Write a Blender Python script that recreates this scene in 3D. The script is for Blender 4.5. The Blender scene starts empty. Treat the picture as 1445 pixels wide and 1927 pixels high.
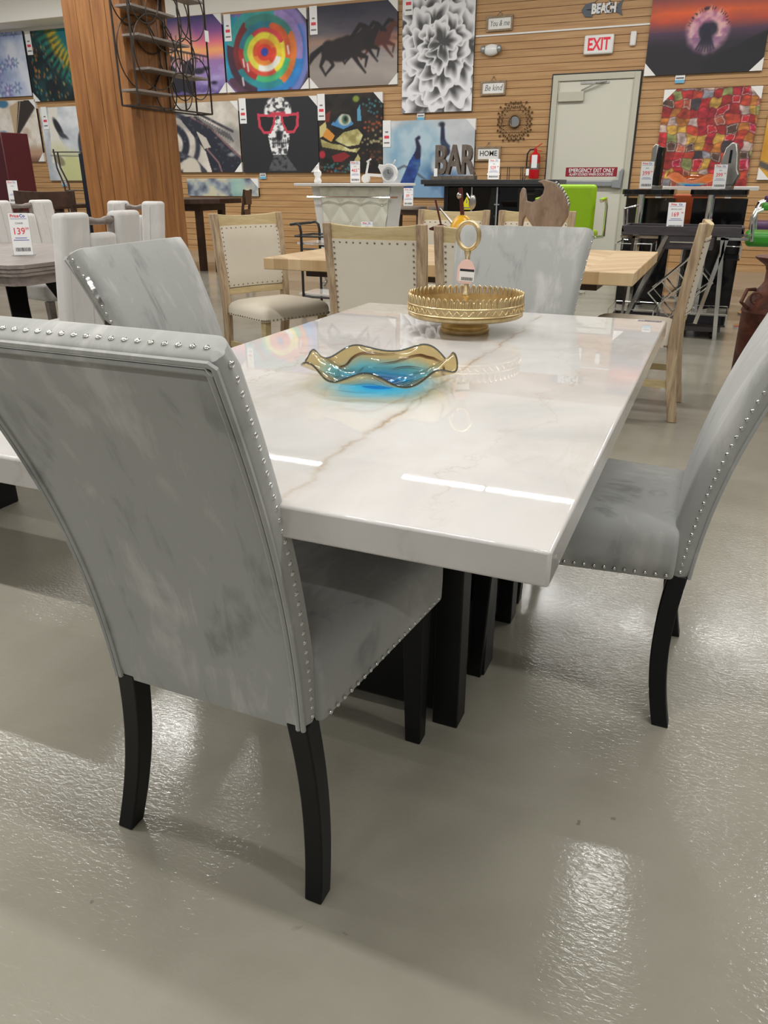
import bpy, bmesh, math, random
import numpy as np
from mathutils import Vector, Matrix, Euler

random.seed(7)
SC = bpy.context.scene
COL = SC.collection
PI = math.pi
R = math.radians


# ------------------------------------------------------------------ object helpers
def tag(o, label=None, cat=None, group=None, kind=None):
    if label: o['label'] = label
    if cat: o['category'] = cat
    if group: o['group'] = group
    if kind: o['kind'] = kind
    return o


def thing(name, label, cat, loc=(0, 0, 0), rz=0.0, group=None):
    o = bpy.data.objects.new(name, None)
    COL.objects.link(o)
    o.empty_display_size = 0.05
    o.location = loc
    o.rotation_euler = (0, 0, rz)
    return tag(o, label, cat, group)


def structure(o):
    o['kind'] = 'structure'
    return o


def rotz(a): return Matrix.Rotation(a, 4, 'Z')
def T(x, y, z): return Matrix.Translation((x, y, z))


class MB:
    """Collects shapes and links them as one mesh object."""
    def __init__(s):
        s.v, s.f, s.m = [], [], []

    def add(s, verts, faces, M=None, mi=0):
        n = len(s.v)
        for p in verts:
            p = Vector(p)
            if M is not None: p = M @ p
            s.v.append(tuple(p))
        for f in faces:
            s.f.append([i + n for i in f]); s.m.append(mi)
        return s

    def box(s, x0, x1, y0, y1, z0, z1, M=None, mi=0):
        vs = [(x, y, z) for z in (z0, z1) for y in (y0, y1) for x in (x0, x1)]
        fs = [(0, 2, 3, 1), (4, 5, 7, 6), (0, 1, 5, 4), (2, 6, 7, 3), (0, 4, 6, 2), (1, 3, 7, 5)]
        return s.add(vs, fs, M, mi)

    def bar(s, p, q, w, h=None, up=(0, 0, 1), mi=0, w2=None, h2=None):
        h = w if h is None else h
        w2 = w if w2 is None else w2; h2 = h if h2 is None else h2
        p, q = Vector(p), Vector(q)
        d = (q - p).normalized(); up = Vector(up)
        if abs(d.dot(up)) > .98: up = Vector((0, 1, 0))
        sx = d.cross(up).normalized(); sy = sx.cross(d).normalized()
        vs = []
        for c, a, b in ((p, w, h), (q, w2, h2)):
            for i, j in ((-1, -1), (1, -1), (1, 1), (-1, 1)):
                vs.append(c + sx * i * a / 2 + sy * j * b / 2)
        fs = [(3, 2, 1, 0), (4, 5, 6, 7)] + [(i, (i + 1) % 4, (i + 1) % 4 + 4, i + 4) for i in range(4)]
        return s.add(vs, fs, None, mi)

    def tube(s, pts, r, n=8, closed=False, mi=0):
        P = [Vector(p) for p in pts]
        N = len(P)
        rr = r if isinstance(r, (list, tuple)) else [r] * N
        vs, fs = [], []
        prev = None
        for i in range(N):
            if closed: d = P[(i + 1) % N] - P[i - 1]
            else: d = P[min(i + 1, N - 1)] - P[max(i - 1, 0)]
            d.normalize()
            if prev is None:
                a = Vector((0, 0, 1)) if abs(d.z) < .9 else Vector((1, 0, 0))
                u = d.cross(a).normalized()
            else:
                u = (prev - d * prev.dot(d))
                u = u.normalized() if u.length > 1e-6 else d.orthogonal().normalized()
            prev = u
            w = d.cross(u)
            for k in range(n):
                t = 2 * PI * k / n
                vs.append(P[i] + (u * math.cos(t) + w * math.sin(t)) * rr[i])
        for i in range(N if closed else N - 1):
            j = (i + 1) % N
            for k in range(n):
                k2 = (k + 1) % n
                fs.append((i * n + k, i * n + k2, j * n + k2, j * n + k))
        if not closed:
            fs.append(tuple(range(n - 1, -1, -1)))
            fs.append(tuple((N - 1) * n + k for k in range(n)))
        return s.add(vs, fs, None, mi)

    def lathe(s, prof, n=32, c=(0, 0, 0), M=None, mi=0, wave=None):
        vs, fs = [], []
        for r, z in prof:
            for k in range(n):
                t = 2 * PI * k / n
                vs.append((c[0] + r * math.cos(t), c[1] + r * math.sin(t), c[2] + z))
        for i in range(len(prof) - 1):
            for k in range(n):
                k2 = (k + 1) % n
                fs.append((i * n + k, i * n + k2, (i + 1) * n + k2, (i + 1) * n + k))
        if prof[0][0] > 1e-5: fs.append(tuple(range(n - 1, -1, -1)))
        if prof[-1][0] > 1e-5: fs.append(tuple((len(prof) - 1) * n + k for k in range(n)))
        return s.add(vs, fs, M, mi)

    def cyl(s, c, r, z0, z1, n=24, M=None, mi=0):
        return s.lathe([(r, z0), (r, z1)], n, c, M, mi)

    def prism(s, poly, z0, z1, M=None, mi=0):
        """polygon in local XY, extruded z0..z1"""
        a = sum(poly[i][0] * poly[(i + 1) % len(poly)][1] - poly[(i + 1) % len(poly)][0] * poly[i][1] for i in range(len(poly)))
        if a < 0: poly = poly[::-1]
        n = len(poly)
        vs = [(x, y, z0) for x, y in poly] + [(x, y, z1) for x, y in poly]
        fs = [tuple(range(n - 1, -1, -1)), tuple(range(n, 2 * n))]
        fs += [(i, (i + 1) % n, (i + 1) % n + n, i + n) for i in range(n)]
        return s.add(vs, fs, M, mi)

    def ball(s, c, r, seg=14, ring=8, sc=(1, 1, 1), M=None, mi=0):
        vs, fs = [], []
        for i in range(ring + 1):
            a = PI * i / ring
            for k in range(seg):
                t = 2 * PI * k / seg
                vs.append((c[0] + r * sc[0] * math.sin(a) * math.cos(t), c[1] + r * sc[1] * math.sin(a) * math.sin(t), c[2] + r * sc[2] * math.cos(a)))
        for i in range(ring):
            for k in range(seg):
                k2 = (k + 1) % seg
                fs.append((i * seg + k, (i + 1) * seg + k, (i + 1) * seg + k2, i * seg + k2))
        return s.add(vs, fs, M, mi)

    def loft(s, rings, cap=True, mi=0):
        n = len(rings[0]); vs = [p for r in rings for p in r]; fs = []
        for i in range(len(rings) - 1):
            for k in range(n):
                k2 = (k + 1) % n
                fs.append((i * n + k, i * n + k2, (i + 1) * n + k2, (i + 1) * n + k))
        if cap:
            fs.append(tuple(range(n - 1, -1, -1)))
            fs.append(tuple((len(rings) - 1) * n + k for k in range(n)))
        return s.add(vs, fs, None, mi)

    def build(s, name, mat, parent=None, smooth=True, bevel=0.0, seg=2, sub=0, loc=None, rot=None, angle=38, label=None):
        me = bpy.data.meshes.new(name)
        me.from_pydata(s.v, [], s.f)
        mats = mat if isinstance(mat, (list, tuple)) else [mat]
        for m in mats: me.materials.append(m)
        bm = bmesh.new(); bm.from_mesh(me)
        bmesh.ops.remove_doubles(bm, verts=bm.verts, dist=1e-6)
        bmesh.ops.recalc_face_normals(bm, faces=bm.faces)
        bm.to_mesh(me); bm.free()
        if len(mats) > 1 and len(me.polygons) == len(s.m):
            me.polygons.foreach_set('material_index', s.m)
        if smooth:
            me.polygons.foreach_set('use_smooth', [True] * len(me.polygons))
            me.set_sharp_from_angle(angle=R(angle))
        me.update()
        o = bpy.data.objects.new(name, me)
        COL.objects.link(o)
        if parent is not None: o.parent = parent
        if loc is not None: o.location = loc
        if rot is not None: o.rotation_euler = rot
        if bevel > 0:
            b = o.modifiers.new('bevel', 'BEVEL'); b.width = bevel; b.segments = seg
            b.limit_method = 'ANGLE'; b.angle_limit = R(40); b.harden_normals = False
        if sub:
            m = o.modifiers.new('sub', 'SUBSURF'); m.levels = sub; m.render_levels = sub
        if label: o['label'] = label
        return o


def copy_tree(o, parent=None):
    c = o.copy(); COL.objects.link(c)
    if parent is not None: c.parent = parent
    for ch in list(o.children): copy_tree(ch, c)
    return c


def text(name, body, size, mat, parent, loc, rot=(PI / 2, 0, 0), ext=0.0008, align='CENTER', xs=1.0, bold=0.0, shear=0.0):
    cu = bpy.data.curves.new(name, 'FONT')
    cu.body = body; cu.size = size; cu.extrude = ext; cu.offset = bold; cu.shear = shear
    cu.align_x = align; cu.align_y = 'CENTER'; cu.resolution_u = 3
    tmp = bpy.data.objects.new(name, cu); COL.objects.link(tmp)
    dg = bpy.context.evaluated_depsgraph_get(); dg.update()
    me = bpy.data.meshes.new_from_object(tmp.evaluated_get(dg)); me.name = name
    bpy.data.objects.remove(tmp); bpy.data.curves.remove(cu)
    me.materials.clear(); me.materials.append(mat)
    o = bpy.data.objects.new(name, me); COL.objects.link(o)
    o.parent = parent; o.location = loc; o.rotation_euler = rot
    o.scale = (xs, 1, 1)
    return o


def circle_pts(c, r, n=40, plane='YZ', a0=0, a1=2 * PI, rx=None):
    out = []
    closed = abs(a1 - a0 - 2 * PI) < 1e-6
    for k in range(n if closed else n + 1):
        t = a0 + (a1 - a0) * k / n
        a, b = (rx or r) * math.cos(t), r * math.sin(t)
        if plane == 'YZ': out.append((c[0], c[1] + a, c[2] + b))
        elif plane == 'XZ': out.append((c[0] + a, c[1], c[2] + b))
        else: out.append((c[0] + a, c[1] + b, c[2]))
    return out
# ------------------------------------------------------------------ materials
def lin(c):
    return tuple((x / 12.92 if x <= .04045 else ((x + .055) / 1.055) ** 2.4) for x in c)


def rgb(r, g, b):
    return lin((r / 255, g / 255, b / 255)) + (1.0,)


class NT:
    def __init__(s, name):
        s.mat = bpy.data.materials.new(name); s.mat.use_nodes = True
        s.t = s.mat.node_tree; s.n = s.t.nodes; s.l = s.t.links
        s.n.clear()
        s.out = s.n.new('ShaderNodeOutputMaterial')

    def node(s, kind, **kw):
        n = s.n.new('ShaderNode' + kind)
        for k, v in kw.items():
            if k in n.inputs.keys() if isinstance(k, str) else False: n.inputs[k].default_value = v
            else: setattr(n, k, v)
        return n

    def set(s, n, **kw):
        for k, v in kw.items(): n.inputs[k.replace('_', ' ')].default_value = v
        return n

    def link(s, a, b): s.l.new(a, b)

    def bsdf(s, color=None, rough=.5, metal=0., **kw):
        b = s.n.new('ShaderNodeBsdfPrincipled')
        if color is not None: b.inputs['Base Color'].default_value = color
        b.inputs['Roughness'].default_value = rough
        b.inputs['Metallic'].default_value = metal
        for k, v in kw.items(): b.inputs[k.replace('_', ' ')].default_value = v
        s.link(b.outputs[0], s.out.inputs[0])
        return b

    def coords(s, scale=(1, 1, 1), rot=(0, 0, 0), loc=(0, 0, 0), kind='Object'):
        tc = s.n.new('ShaderNodeTexCoord'); mp = s.n.new('ShaderNodeMapping')
        mp.inputs['Scale'].default_value = scale; mp.inputs['Rotation'].default_value = rot
        mp.inputs['Location'].default_value = loc
        s.link(tc.outputs[kind], mp.inputs[0])
        return mp.outputs[0]

    def noise(s, vec, scale, detail=4, rough=.55, dist=0.):
        n = s.n.new('ShaderNodeTexNoise')
        n.inputs['Scale'].default_value = scale; n.inputs['Detail'].default_value = detail
        n.inputs['Roughness'].default_value = rough; n.inputs['Distortion'].default_value = dist
        s.link(vec, n.inputs['Vector'])
        return n.outputs['Fac']

    def ramp(s, fac, stops, interp='LINEAR'):
        r = s.n.new('ShaderNodeValToRGB'); r.color_ramp.interpolation = interp
        e = r.color_ramp.elements
        e[0].position, e[0].color = stops[0]
        e[1].position, e[1].color = stops[-1]
        for p, c in stops[1:-1]:
            x = e.new(p); x.color = c
        s.link(fac, r.inputs[0])
        return r.outputs[0]

    def math(s, op, a, b=None, c=None, clamp=False):
        n = s.n.new('ShaderNodeMath'); n.operation = op; n.use_clamp = clamp
        for i, v in enumerate((a, b, c)):
            if v is None: continue
            if isinstance(v, (int, float)): n.inputs[i].default_value = v
            else: s.link(v, n.inputs[i])
        return n.outputs[0]

    def mix(s, fac, a, b, blend='MIX'):
        n = s.n.new('ShaderNodeMix'); n.data_type = 'RGBA'; n.blend_type = blend
        for idx, v in ((0, fac), (6, a), (7, b)):
            if isinstance(v, (int, float, tuple)): n.inputs[idx].default_value = v
            else: s.link(v, n.inputs[idx])
        return n.outputs[2]

    def sheet_fresnel(s, f0=.05):
        lw = s.n.new('ShaderNodeLayerWeight'); lw.inputs[0].default_value = .5
        return s.math('ADD', s.math('MULTIPLY', s.math('POWER', lw.outputs['Facing'], 4.), .85), f0)

    def bump(s, height, strength=.2, dist=.01, b=None):
        n = s.n.new('ShaderNodeBump'); n.inputs['Strength'].default_value = strength
        n.inputs['Distance'].default_value = dist
        s.link(height, n.inputs['Height'])
        if b is not None: s.link(n.outputs[0], b.inputs['Normal'])
        return n.outputs[0]


def plain(name, color, rough=.5, metal=0., var=.06, vs=12., **kw):
    """Principled with a gentle procedural variation of tone."""
    t = NT(name); b = t.bsdf(color, rough, metal, **kw)
    if var > 0:
        n = t.noise(t.coords(), vs, 3)
        c0 = tuple(x * (1 - var) for x in color[:3]) + (1,)
        c1 = tuple(min(1, x * (1 + var)) for x in color[:3]) + (1,)
        t.link(t.ramp(n, [(.3, c0), (.7, c1)]), b.inputs['Base Color'])
    return t.mat


def wood(name, c0, c1, c2, grain=(30, 2, 2), rough=.5, scale=3.0, bump=.05):
    t = NT(name); b = t.bsdf(c1, rough)
    v = t.coords(scale=grain)
    n1 = t.noise(v, scale, 6, .6, .4)
    n2 = t.noise(v, scale * 5, 4, .6)
    f = t.math('ADD', t.math('MULTIPLY', n1, .75), t.math('MULTIPLY', n2, .25))
    t.link(t.ramp(f, [(.3, c0), (.5, c1), (.68, c2)]), b.inputs['Base Color'])
    t.bump(n2, bump, .004, b)
    return t.mat


def velvet(name, dark, mid, light, seed=0, stroke=1.0):
    t = NT(name); b = t.bsdf(mid, .85)
    b.inputs['Sheen Weight'].default_value = .35
    b.inputs['Sheen Roughness'].default_value = .45
    b.inputs['Specular IOR Level'].default_value = .25
    v = t.coords(loc=(seed * 3.1, seed * 1.7, seed))
    v2 = t.coords(scale=(5, 2, 1.2), rot=(0, R(24), 0), loc=(seed, 0, seed * 2.3))
    n1 = t.noise(v, 4.0, 4, .5, .8)
    n2 = t.noise(v2, 3.6, 7, .66, 1.1)
    n3 = t.noise(v, 900, 1)
    f = t.math('ADD', t.math('MULTIPLY', n1, .55), t.math('MULTIPLY', n2, .45))
    t.link(t.ramp(f, [(.34, dark), (.45, mid), (.52, mid), (.62, light)]), b.inputs['Base Color'])
    t.bump(n3, .06, .001, b)
    return t.mat


M = {}
M['velvet'] = velvet('grey_velvet', rgb(126, 127, 125), rgb(153, 153, 151), rgb(170, 168, 166))
M['velvet_soft'] = velvet('pale_grey_velvet', rgb(198, 195, 192), rgb(210, 207, 204), rgb(220, 217, 214), 3)
M['chrome'] = plain('chrome', (.78, .78, .78, 1), .08, 1., 0)
M['nail'] = plain('nail_metal', (.72, .72, .71, 1), .12, 1., 0)
M['bronze_nail'] = plain('bronze_nail_metal', rgb(150, 134, 112), .35, 1., 0)
M['black_wood'] = plain('black_painted_wood', (.0035, .004, .0045, 1), .45, 0, .15, 20, Specular_IOR_Level=.3)
M['black_gloss'] = plain('black_gloss', (.006, .006, .007, 1), .06, 0, 0)
M['black_metal'] = plain('black_metal', (.012, .012, .012, 1), .4, 0, 0)
M['iron'] = plain('dark_iron', rgb(64, 58, 54), .5, .6, .2, 20)
M['white_gloss'] = plain('white_gloss', rgb(232, 232, 230), .15, 0, .01)
M['white_matte'] = plain('white_matte', rgb(236, 235, 232), .6, 0, .01)
M['paper'] = plain('paper', rgb(240, 240, 240), .5, 0, .01)
M['tag_red'] = plain('print_red', rgb(222, 70, 84), .6, 0, 0)
M['tag_blue'] = plain('print_blue', rgb(84, 92, 170), .6, 0, 0)
M['ink'] = plain('print_black', rgb(40, 40, 42), .6, 0, 0)
M['ink_grey'] = plain('print_grey', rgb(120, 120, 124), .6, 0, 0)
M['sky_blue'] = plain('print_sky_blue', rgb(110, 180, 215), .6, 0, 0)
M['gold'] = None
M['beige_fabric'] = plain('beige_linen', rgb(216, 207, 190), .9, 0, .02, 9)
M['light_wood'] = wood('pale_oak', rgb(172, 150, 108), rgb(196, 176, 132), rgb(212, 194, 152), (2, 2, 14), .55)
M['grey_wash'] = wood('greywash_wood', rgb(120, 94, 78), rgb(176, 152, 122), rgb(206, 188, 156), (16, 16, 1.2), .55)
M['dark_wood'] = wood('dark_walnut', rgb(38, 24, 17), rgb(58, 37, 25), rgb(76, 50, 34), (2, 12, 2), .4)
M['charcoal_wood'] = wood('charcoal_wood', rgb(44, 40, 43), rgb(60, 55, 58), rgb(74, 68, 70), (1.5, 14, 14), .5)
M['grey_wood'] = wood('weathered_grey_wood', rgb(108, 98, 92), rgb(132, 122, 116), rgb(150, 140, 134), (12, 2, 12), .45)
M['lime'] = plain('lime_vinyl', rgb(150, 196, 12), .35, 0, .03)
M['green'] = plain('green_vinyl', rgb(54, 140, 34), .35, 0, .03)
M['purple'] = plain('purple_vinyl', rgb(82, 44, 92), .4, 0, .03)
M['orange'] = plain('orange_vinyl', rgb(170, 74, 24), .4, 0, .03)
M['red_paint'] = plain('red_paint', rgb(196, 24, 34), .3, 0, .02)
M['yellow'] = plain('yellow_paint', rgb(222, 168, 22), .3, 0, .04)
M['maroon'] = plain('maroon_lacquer', rgb(78, 26, 32), .35, 0, .05)
M['silver'] = plain('brushed_silver', rgb(176, 174, 170), .28, 1., .05)
M['alu'] = plain('grey_aluminium', rgb(160, 164, 168), .35, .6, .02)
M['door_paint'] = plain('cream_door_paint', rgb(208, 206, 192), .45, 0, .015, 2)
M['frame_paint'] = plain('cream_frame_paint', rgb(190, 188, 172), .45, 0, .02, 3)
M['caulk'] = plain('black_edging', (.02, .02, .022, 1), .6, 0, 0)
M['canvas_edge'] = plain('canvas_edge_black', (.02, .02, .024, 1), .7, 0, 0)
M['ceiling'] = plain('white_ceiling', rgb(246, 245, 240), .9, 0, .02, .5)
M['wall_paint'] = plain('off_white_wall', rgb(249, 247, 240), .8, 0, .02, 1)
M['sign_wood'] = wood('sign_frame_wood', rgb(120, 100, 78), rgb(150, 128, 100), rgb(168, 148, 120), (4, 4, 4), .6)
M['rust'] = None


def mat_gold():
    t = NT('aged_gold'); b = t.bsdf((.55, .42, .22, 1), .4, 1.)
    n = t.noise(t.coords(), 30, 4)
    t.link(t.ramp(n, [(.3, (.52, .39, .20, 1)), (.7, (.74, .60, .36, 1))]), b.inputs['Base Color'])
    t.link(t.ramp(n, [(.3, (.45,) * 3 + (1,)), (.7, (.32,) * 3 + (1,))]), b.inputs['Roughness'])
    t.bump(t.noise(t.coords(), 120, 3), .25, .002, b)
    return t.mat


def mat_rust():
    t = NT('rusted_iron'); b = t.bsdf(rgb(88, 48, 36), .6, .25)
    n = t.noise(t.coords(), 9, 6, .65, .5)
    t.link(t.ramp(n, [(.3, rgb(42, 24, 20)), (.5, rgb(92, 50, 38)), (.7, rgb(128, 78, 62))]), b.inputs['Base Color'])
    t.bump(n, .3, .006, b)
    return t.mat


def mat_marble(name, vein, vein2, seed=0., coat=.02, line=None):
    t = NT(name); b = t.bsdf(rgb(226, 223, 217), .015)
    b.inputs['Specular IOR Level'].default_value = .75
    pass
    v = t.coords(loc=(seed, seed * .7, 0), rot=(0, 0, R(38)), scale=(1, .42, 1))
    v1 = t.coords(loc=(seed, seed * 1.3, seed))
    cloud = t.noise(v1, 3.2, 5, .55, .6)
    base = t.ramp(cloud, [(.3, rgb(198, 196, 194)), (.5, rgb(212, 209, 207)), (.72, rgb(221, 219, 217))])
    # main veins: narrow band around the middle of a warped noise
    wob = t.noise(v, 1.55, 7, .62, .35)
    d = t.math('ABSOLUTE', t.math('SUBTRACT', wob, .5))
    vm = t.ramp(d, [(0, (1, 1, 1, 1)), (.006, (.8,) * 3 + (1,)), (.03, (.14,) * 3 + (1,)), (.07, (0, 0, 0, 1))])
    brk = t.ramp(t.noise(v1, 2.3, 3), [(.42, (0, 0, 0, 1)), (.62, (1, 1, 1, 1))])
    wob2 = t.noise(v, 4.4, 6, .6, .5)
    d2 = t.math('ABSOLUTE', t.math('SUBTRACT', wob2, .5))
    vf = t.ramp(d2, [(0, (.6,) * 3 + (1,)), (.012, (.2,) * 3 + (1,)), (.03, (0, 0, 0, 1))])
    c = t.mix(t.math('MULTIPLY', t.math('MULTIPLY', vm, brk), .85 if line is None else .22), base, vein)
    c = t.mix(t.math('MULTIPLY', vf, t.math('MULTIPLY', brk, .35)), c, vein2)
    if line is not None:
        tc = t.n.new('ShaderNodeTexCoord'); sep = t.n.new('ShaderNodeSeparateXYZ'); t.link(tc.outputs['Object'], sep.inputs[0])
        w1 = t.noise(t.coords(loc=(4, 2, 0)), 3.4, 6, .62, .3)
        for x0, wob, th, k, seed2 in line:
            wn = t.noise(t.coords(loc=(seed2, seed2, 0)), 4.2, 7, .66, .2)
            off = t.math('SUBTRACT', sep.outputs[0], t.math('ADD', x0, t.math('MULTIPLY', t.math('SUBTRACT', wn, .5), wob)))
            dl = t.math('ABSOLUTE', off)
            m = t.ramp(dl, [(0, (1, 1, 1, 1)), (th * .5, (.7,) * 3 + (1,)), (th, (.22,) * 3 + (1,)), (th * 4, (0, 0, 0, 1))])
            gap = t.ramp(t.noise(t.coords(loc=(seed2 * 2, 1, 3)), 7, 4), [(.36, (.15,) * 3 + (1,)), (.6, (1, 1, 1, 1))])
            c = t.mix(t.math('MULTIPLY', t.math('MULTIPLY', m, gap), k), c, vein)
    t.link(c, b.inputs['Base Color'])
    return t.mat


def mat_floor():
    t = NT('sealed_concrete'); b = t.bsdf(rgb(150, 146, 132), .14)
    b.inputs['Specular IOR Level'].default_value = .5
    v = t.coords()
    big = t.noise(v, .55, 4, .5, .6)
    med = t.noise(v, 4, 5, .6, .3)
    f = t.math('ADD', t.math('MULTIPLY', big, .6), t.math('MULTIPLY', med, .4))
    c = t.ramp(f, [(.32, rgb(137, 132, 119)), (.5, rgb(150, 146, 133)), (.68, rgb(160, 156, 144))])
    # little scuffs and specks of dirt
    sp = t.noise(v, 26, 2, .5)
    m = t.ramp(sp, [(.735, (0, 0, 0, 1)), (.76, (1, 1, 1, 1))])
    m2 = t.ramp(t.noise(v, 3.1, 2), [(.5, (0, 0, 0, 1)), (.6, (1, 1, 1, 1))])
    c = t.mix(t.math('MULTIPLY', t.math('MULTIPLY', m, m2), .55), c, rgb(92, 84, 72))
    t.link(c, b.inputs['Base Color'])
    ro = t.ramp(t.noise(v, 2.2, 4, .6), [(.3, (.10,) * 3 + (1,)), (.7, (.19,) * 3 + (1,))])
    t.link(ro, b.inputs['Roughness'])
    # trowel ripples, stronger in some patches
    vr = t.coords(scale=(60, 130, 1), rot=(0, 0, R(18)))
    rip = t.noise(vr, 1.0, 2, .5, .8)
    patch = t.ramp(t.noise(v, 1.1, 2), [(.38, (.25,) * 3 + (1,)), (.6, (1, 1, 1, 1))])
    t.bump(t.math('MULTIPLY', rip, patch), .16, .006, b)
    return t.mat


def mat_slat():
    t = NT('slatwall_laminate'); b = t.bsdf(rgb(190, 145, 94), .5)
    v = t.coords(scale=(.55, 1, 16))
    n = t.noise(v, 2.6, 6, .6, .5)
    t.link(t.ramp(n, [(.3, rgb(170, 128, 84)), (.5, rgb(186, 145, 98)), (.7, rgb(199, 160, 114))]), b.inputs['Base Color'])
    return t.mat


def mat_pillar():
    t = NT('pine_cladding'); b = t.bsdf(rgb(152, 100, 52), .5)
    v = t.coords(scale=(9, 9, .7))
    n = t.noise(v, 2.2, 6, .6, .6)
    kn = t.noise(t.coords(scale=(1, 1, .6)), 7.5, 2, .4)
    k = t.ramp(kn, [(.73, (0, 0, 0, 1)), (.78, (1, 1, 1, 1))])
    c = t.ramp(n, [(.3, rgb(120, 74, 36)), (.5, rgb(146, 96, 50)), (.7, rgb(166, 114, 64))])
    c = t.mix(t.math('MULTIPLY', k, .7), c, rgb(84, 48, 24))
    t.link(c, b.inputs['Base Color'])
    return t.mat


def mat_herring():
    t = NT('herringbone_oak'); b = t.bsdf(rgb(200, 170, 126), .45)
    tc = t.n.new('ShaderNodeTexCoord'); sep = t.n.new('ShaderNodeSeparateXYZ')
    t.link(tc.outputs['Object'], sep.inputs[0])
    x, y = sep.outputs[0], sep.outputs[1]
    ax = t.math('PINGPONG', x, .25)
    q = t.math('ADD', ax, y)
    plank = t.math('FLOOR', t.math('MULTIPLY', q, 11.))
    col = t.math('FLOOR', t.math('MULTIPLY', x, 4.))
    wn = t.n.new('ShaderNodeTexWhiteNoise'); wn.noise_dimensions = '2D'
    cb = t.n.new('ShaderNodeCombineXYZ'); t.link(plank, cb.inputs[0]); t.link(col, cb.inputs[1])
    t.link(cb.outputs[0], wn.inputs['Vector'])
    g = t.noise(t.coords(scale=(8, 30, 1), rot=(0, 0, R(40))), 3, 5)
    f = t.math('ADD', t.math('MULTIPLY', wn.outputs['Value'], .5), t.math('MULTIPLY', g, .5))
    t.link(t.ramp(f, [(.2, rgb(178, 146, 104)), (.5, rgb(200, 170, 128)), (.8, rgb(214, 188, 148))]), b.inputs['Base Color'])
    return t.mat


def mat_glass(name, tint=(1, 1, 1, 1), rough=.0, f0=.05):
    """Thin clear sheet: tinted transmission plus a surface reflection."""
    t = NT(name)
    tr = t.n.new('ShaderNodeBsdfTransparent'); tr.inputs[0].default_value = tint
    gl = t.n.new('ShaderNodeBsdfGlossy'); gl.inputs['Roughness'].default_value = max(.01, rough)
    fr = t.sheet_fresnel(f0)
    mx = t.n.new('ShaderNodeMixShader')
    t.link(fr, mx.inputs[0]); t.link(tr.outputs[0], mx.inputs[1]); t.link(gl.outputs[0], mx.inputs[2])
    t.link(mx.outputs[0], t.out.inputs[0])
    return t.mat


def mat_artglass(name, inner, mid, outer, r0, r1, r2, swirl=True, swirlc=None):
    """Blown art glass: the colour of the glass runs from the middle to the rim, with brown trails."""
    t = NT(name)
    tc = t.n.new('ShaderNodeTexCoord'); sep = t.n.new('ShaderNodeSeparateXYZ')
    t.link(tc.outputs['Object'], sep.inputs[0])
    x, y = sep.outputs[0], sep.outputs[1]
    r = t.math('SQRT', t.math('ADD', t.math('MULTIPLY', x, x), t.math('MULTIPLY', y, y)))
    wob = t.noise(tc.outputs['Object'], 9, 3)
    rr = t.math('ADD', r, t.math('MULTIPLY', t.math('SUBTRACT', wob, .5), .05))
    sc = 1 / r2
    c = t.ramp(t.math('MULTIPLY', rr, sc), [(0, inner), (r0 * sc, inner), (r1 * sc, mid), (r1 * sc + .2, outer), (1, outer)])
    if swirl:
        a = t.math('ARCTAN2', y, x)
        sw = t.math('SINE', t.math('ADD', t.math('MULTIPLY', a, 3.), t.math('MULTIPLY', r, 75.)))
        line = t.math('ABSOLUTE', t.math('ADD', sw, t.math('MULTIPLY', t.math('SUBTRACT', t.noise(tc.outputs['Object'], 14, 2), .5), 1.5)))
        k = t.ramp(line, [(0, (1, 1, 1, 1)), (.10, (.9,) * 3 + (1,)), (.22, (0, 0, 0, 1))])
        band = t.ramp(t.math('MULTIPLY', r, sc), [(.36, (0, 0, 0, 1)), (.46, (1, 1, 1, 1)), (.84, (1, 1, 1, 1)), (.92, (0, 0, 0, 1))])
        half = t.ramp(t.noise(tc.outputs['Object'], 5.5, 1), [(.42, (0, 0, 0, 1)), (.5, (1, 1, 1, 1))])
        c = t.mix(t.math('MULTIPLY', t.math('MULTIPLY', k, band), half), c, swirlc or (.16, .045, .02, 1))
    tr = t.n.new('ShaderNodeBsdfTransparent'); t.link(c, tr.inputs[0])
    gl = t.n.new('ShaderNodeBsdfGlossy'); gl.inputs['Roughness'].default_value = .02
    df = t.n.new('ShaderNodeBsdfTranslucent'); t.link(c, df.inputs[0])
    fr = t.sheet_fresnel()
    m0 = t.n.new('ShaderNodeMixShader'); m0.inputs[0].default_value = .18
    t.link(tr.outputs[0], m0.inputs[1]); t.link(df.outputs[0], m0.inputs[2])
    mx = t.n.new('ShaderNodeMixShader')
    rip = t.math('SINE', t.math('ADD', t.math('MULTIPLY', r, 210.), t.math('MULTIPLY', t.noise(tc.outputs['Object'], 16, 2), 9.)))
    t.link(t.bump(rip, .35, .0025), gl.inputs['Normal'])
    t.link(fr, mx.inputs[0]); t.link(m0.outputs[0], mx.inputs[1]); t.link(gl.outputs[0], mx.inputs[2])
    t.link(mx.outputs[0], t.out.inputs[0])
    return t.mat


def mat_emit(name, color, strength):
    t = NT(name); e = t.n.new('ShaderNodeEmission')
    e.inputs[0].default_value = color; e.inputs[1].default_value = strength
    t.link(e.outputs[0], t.out.inputs[0])
    return t.mat


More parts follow.
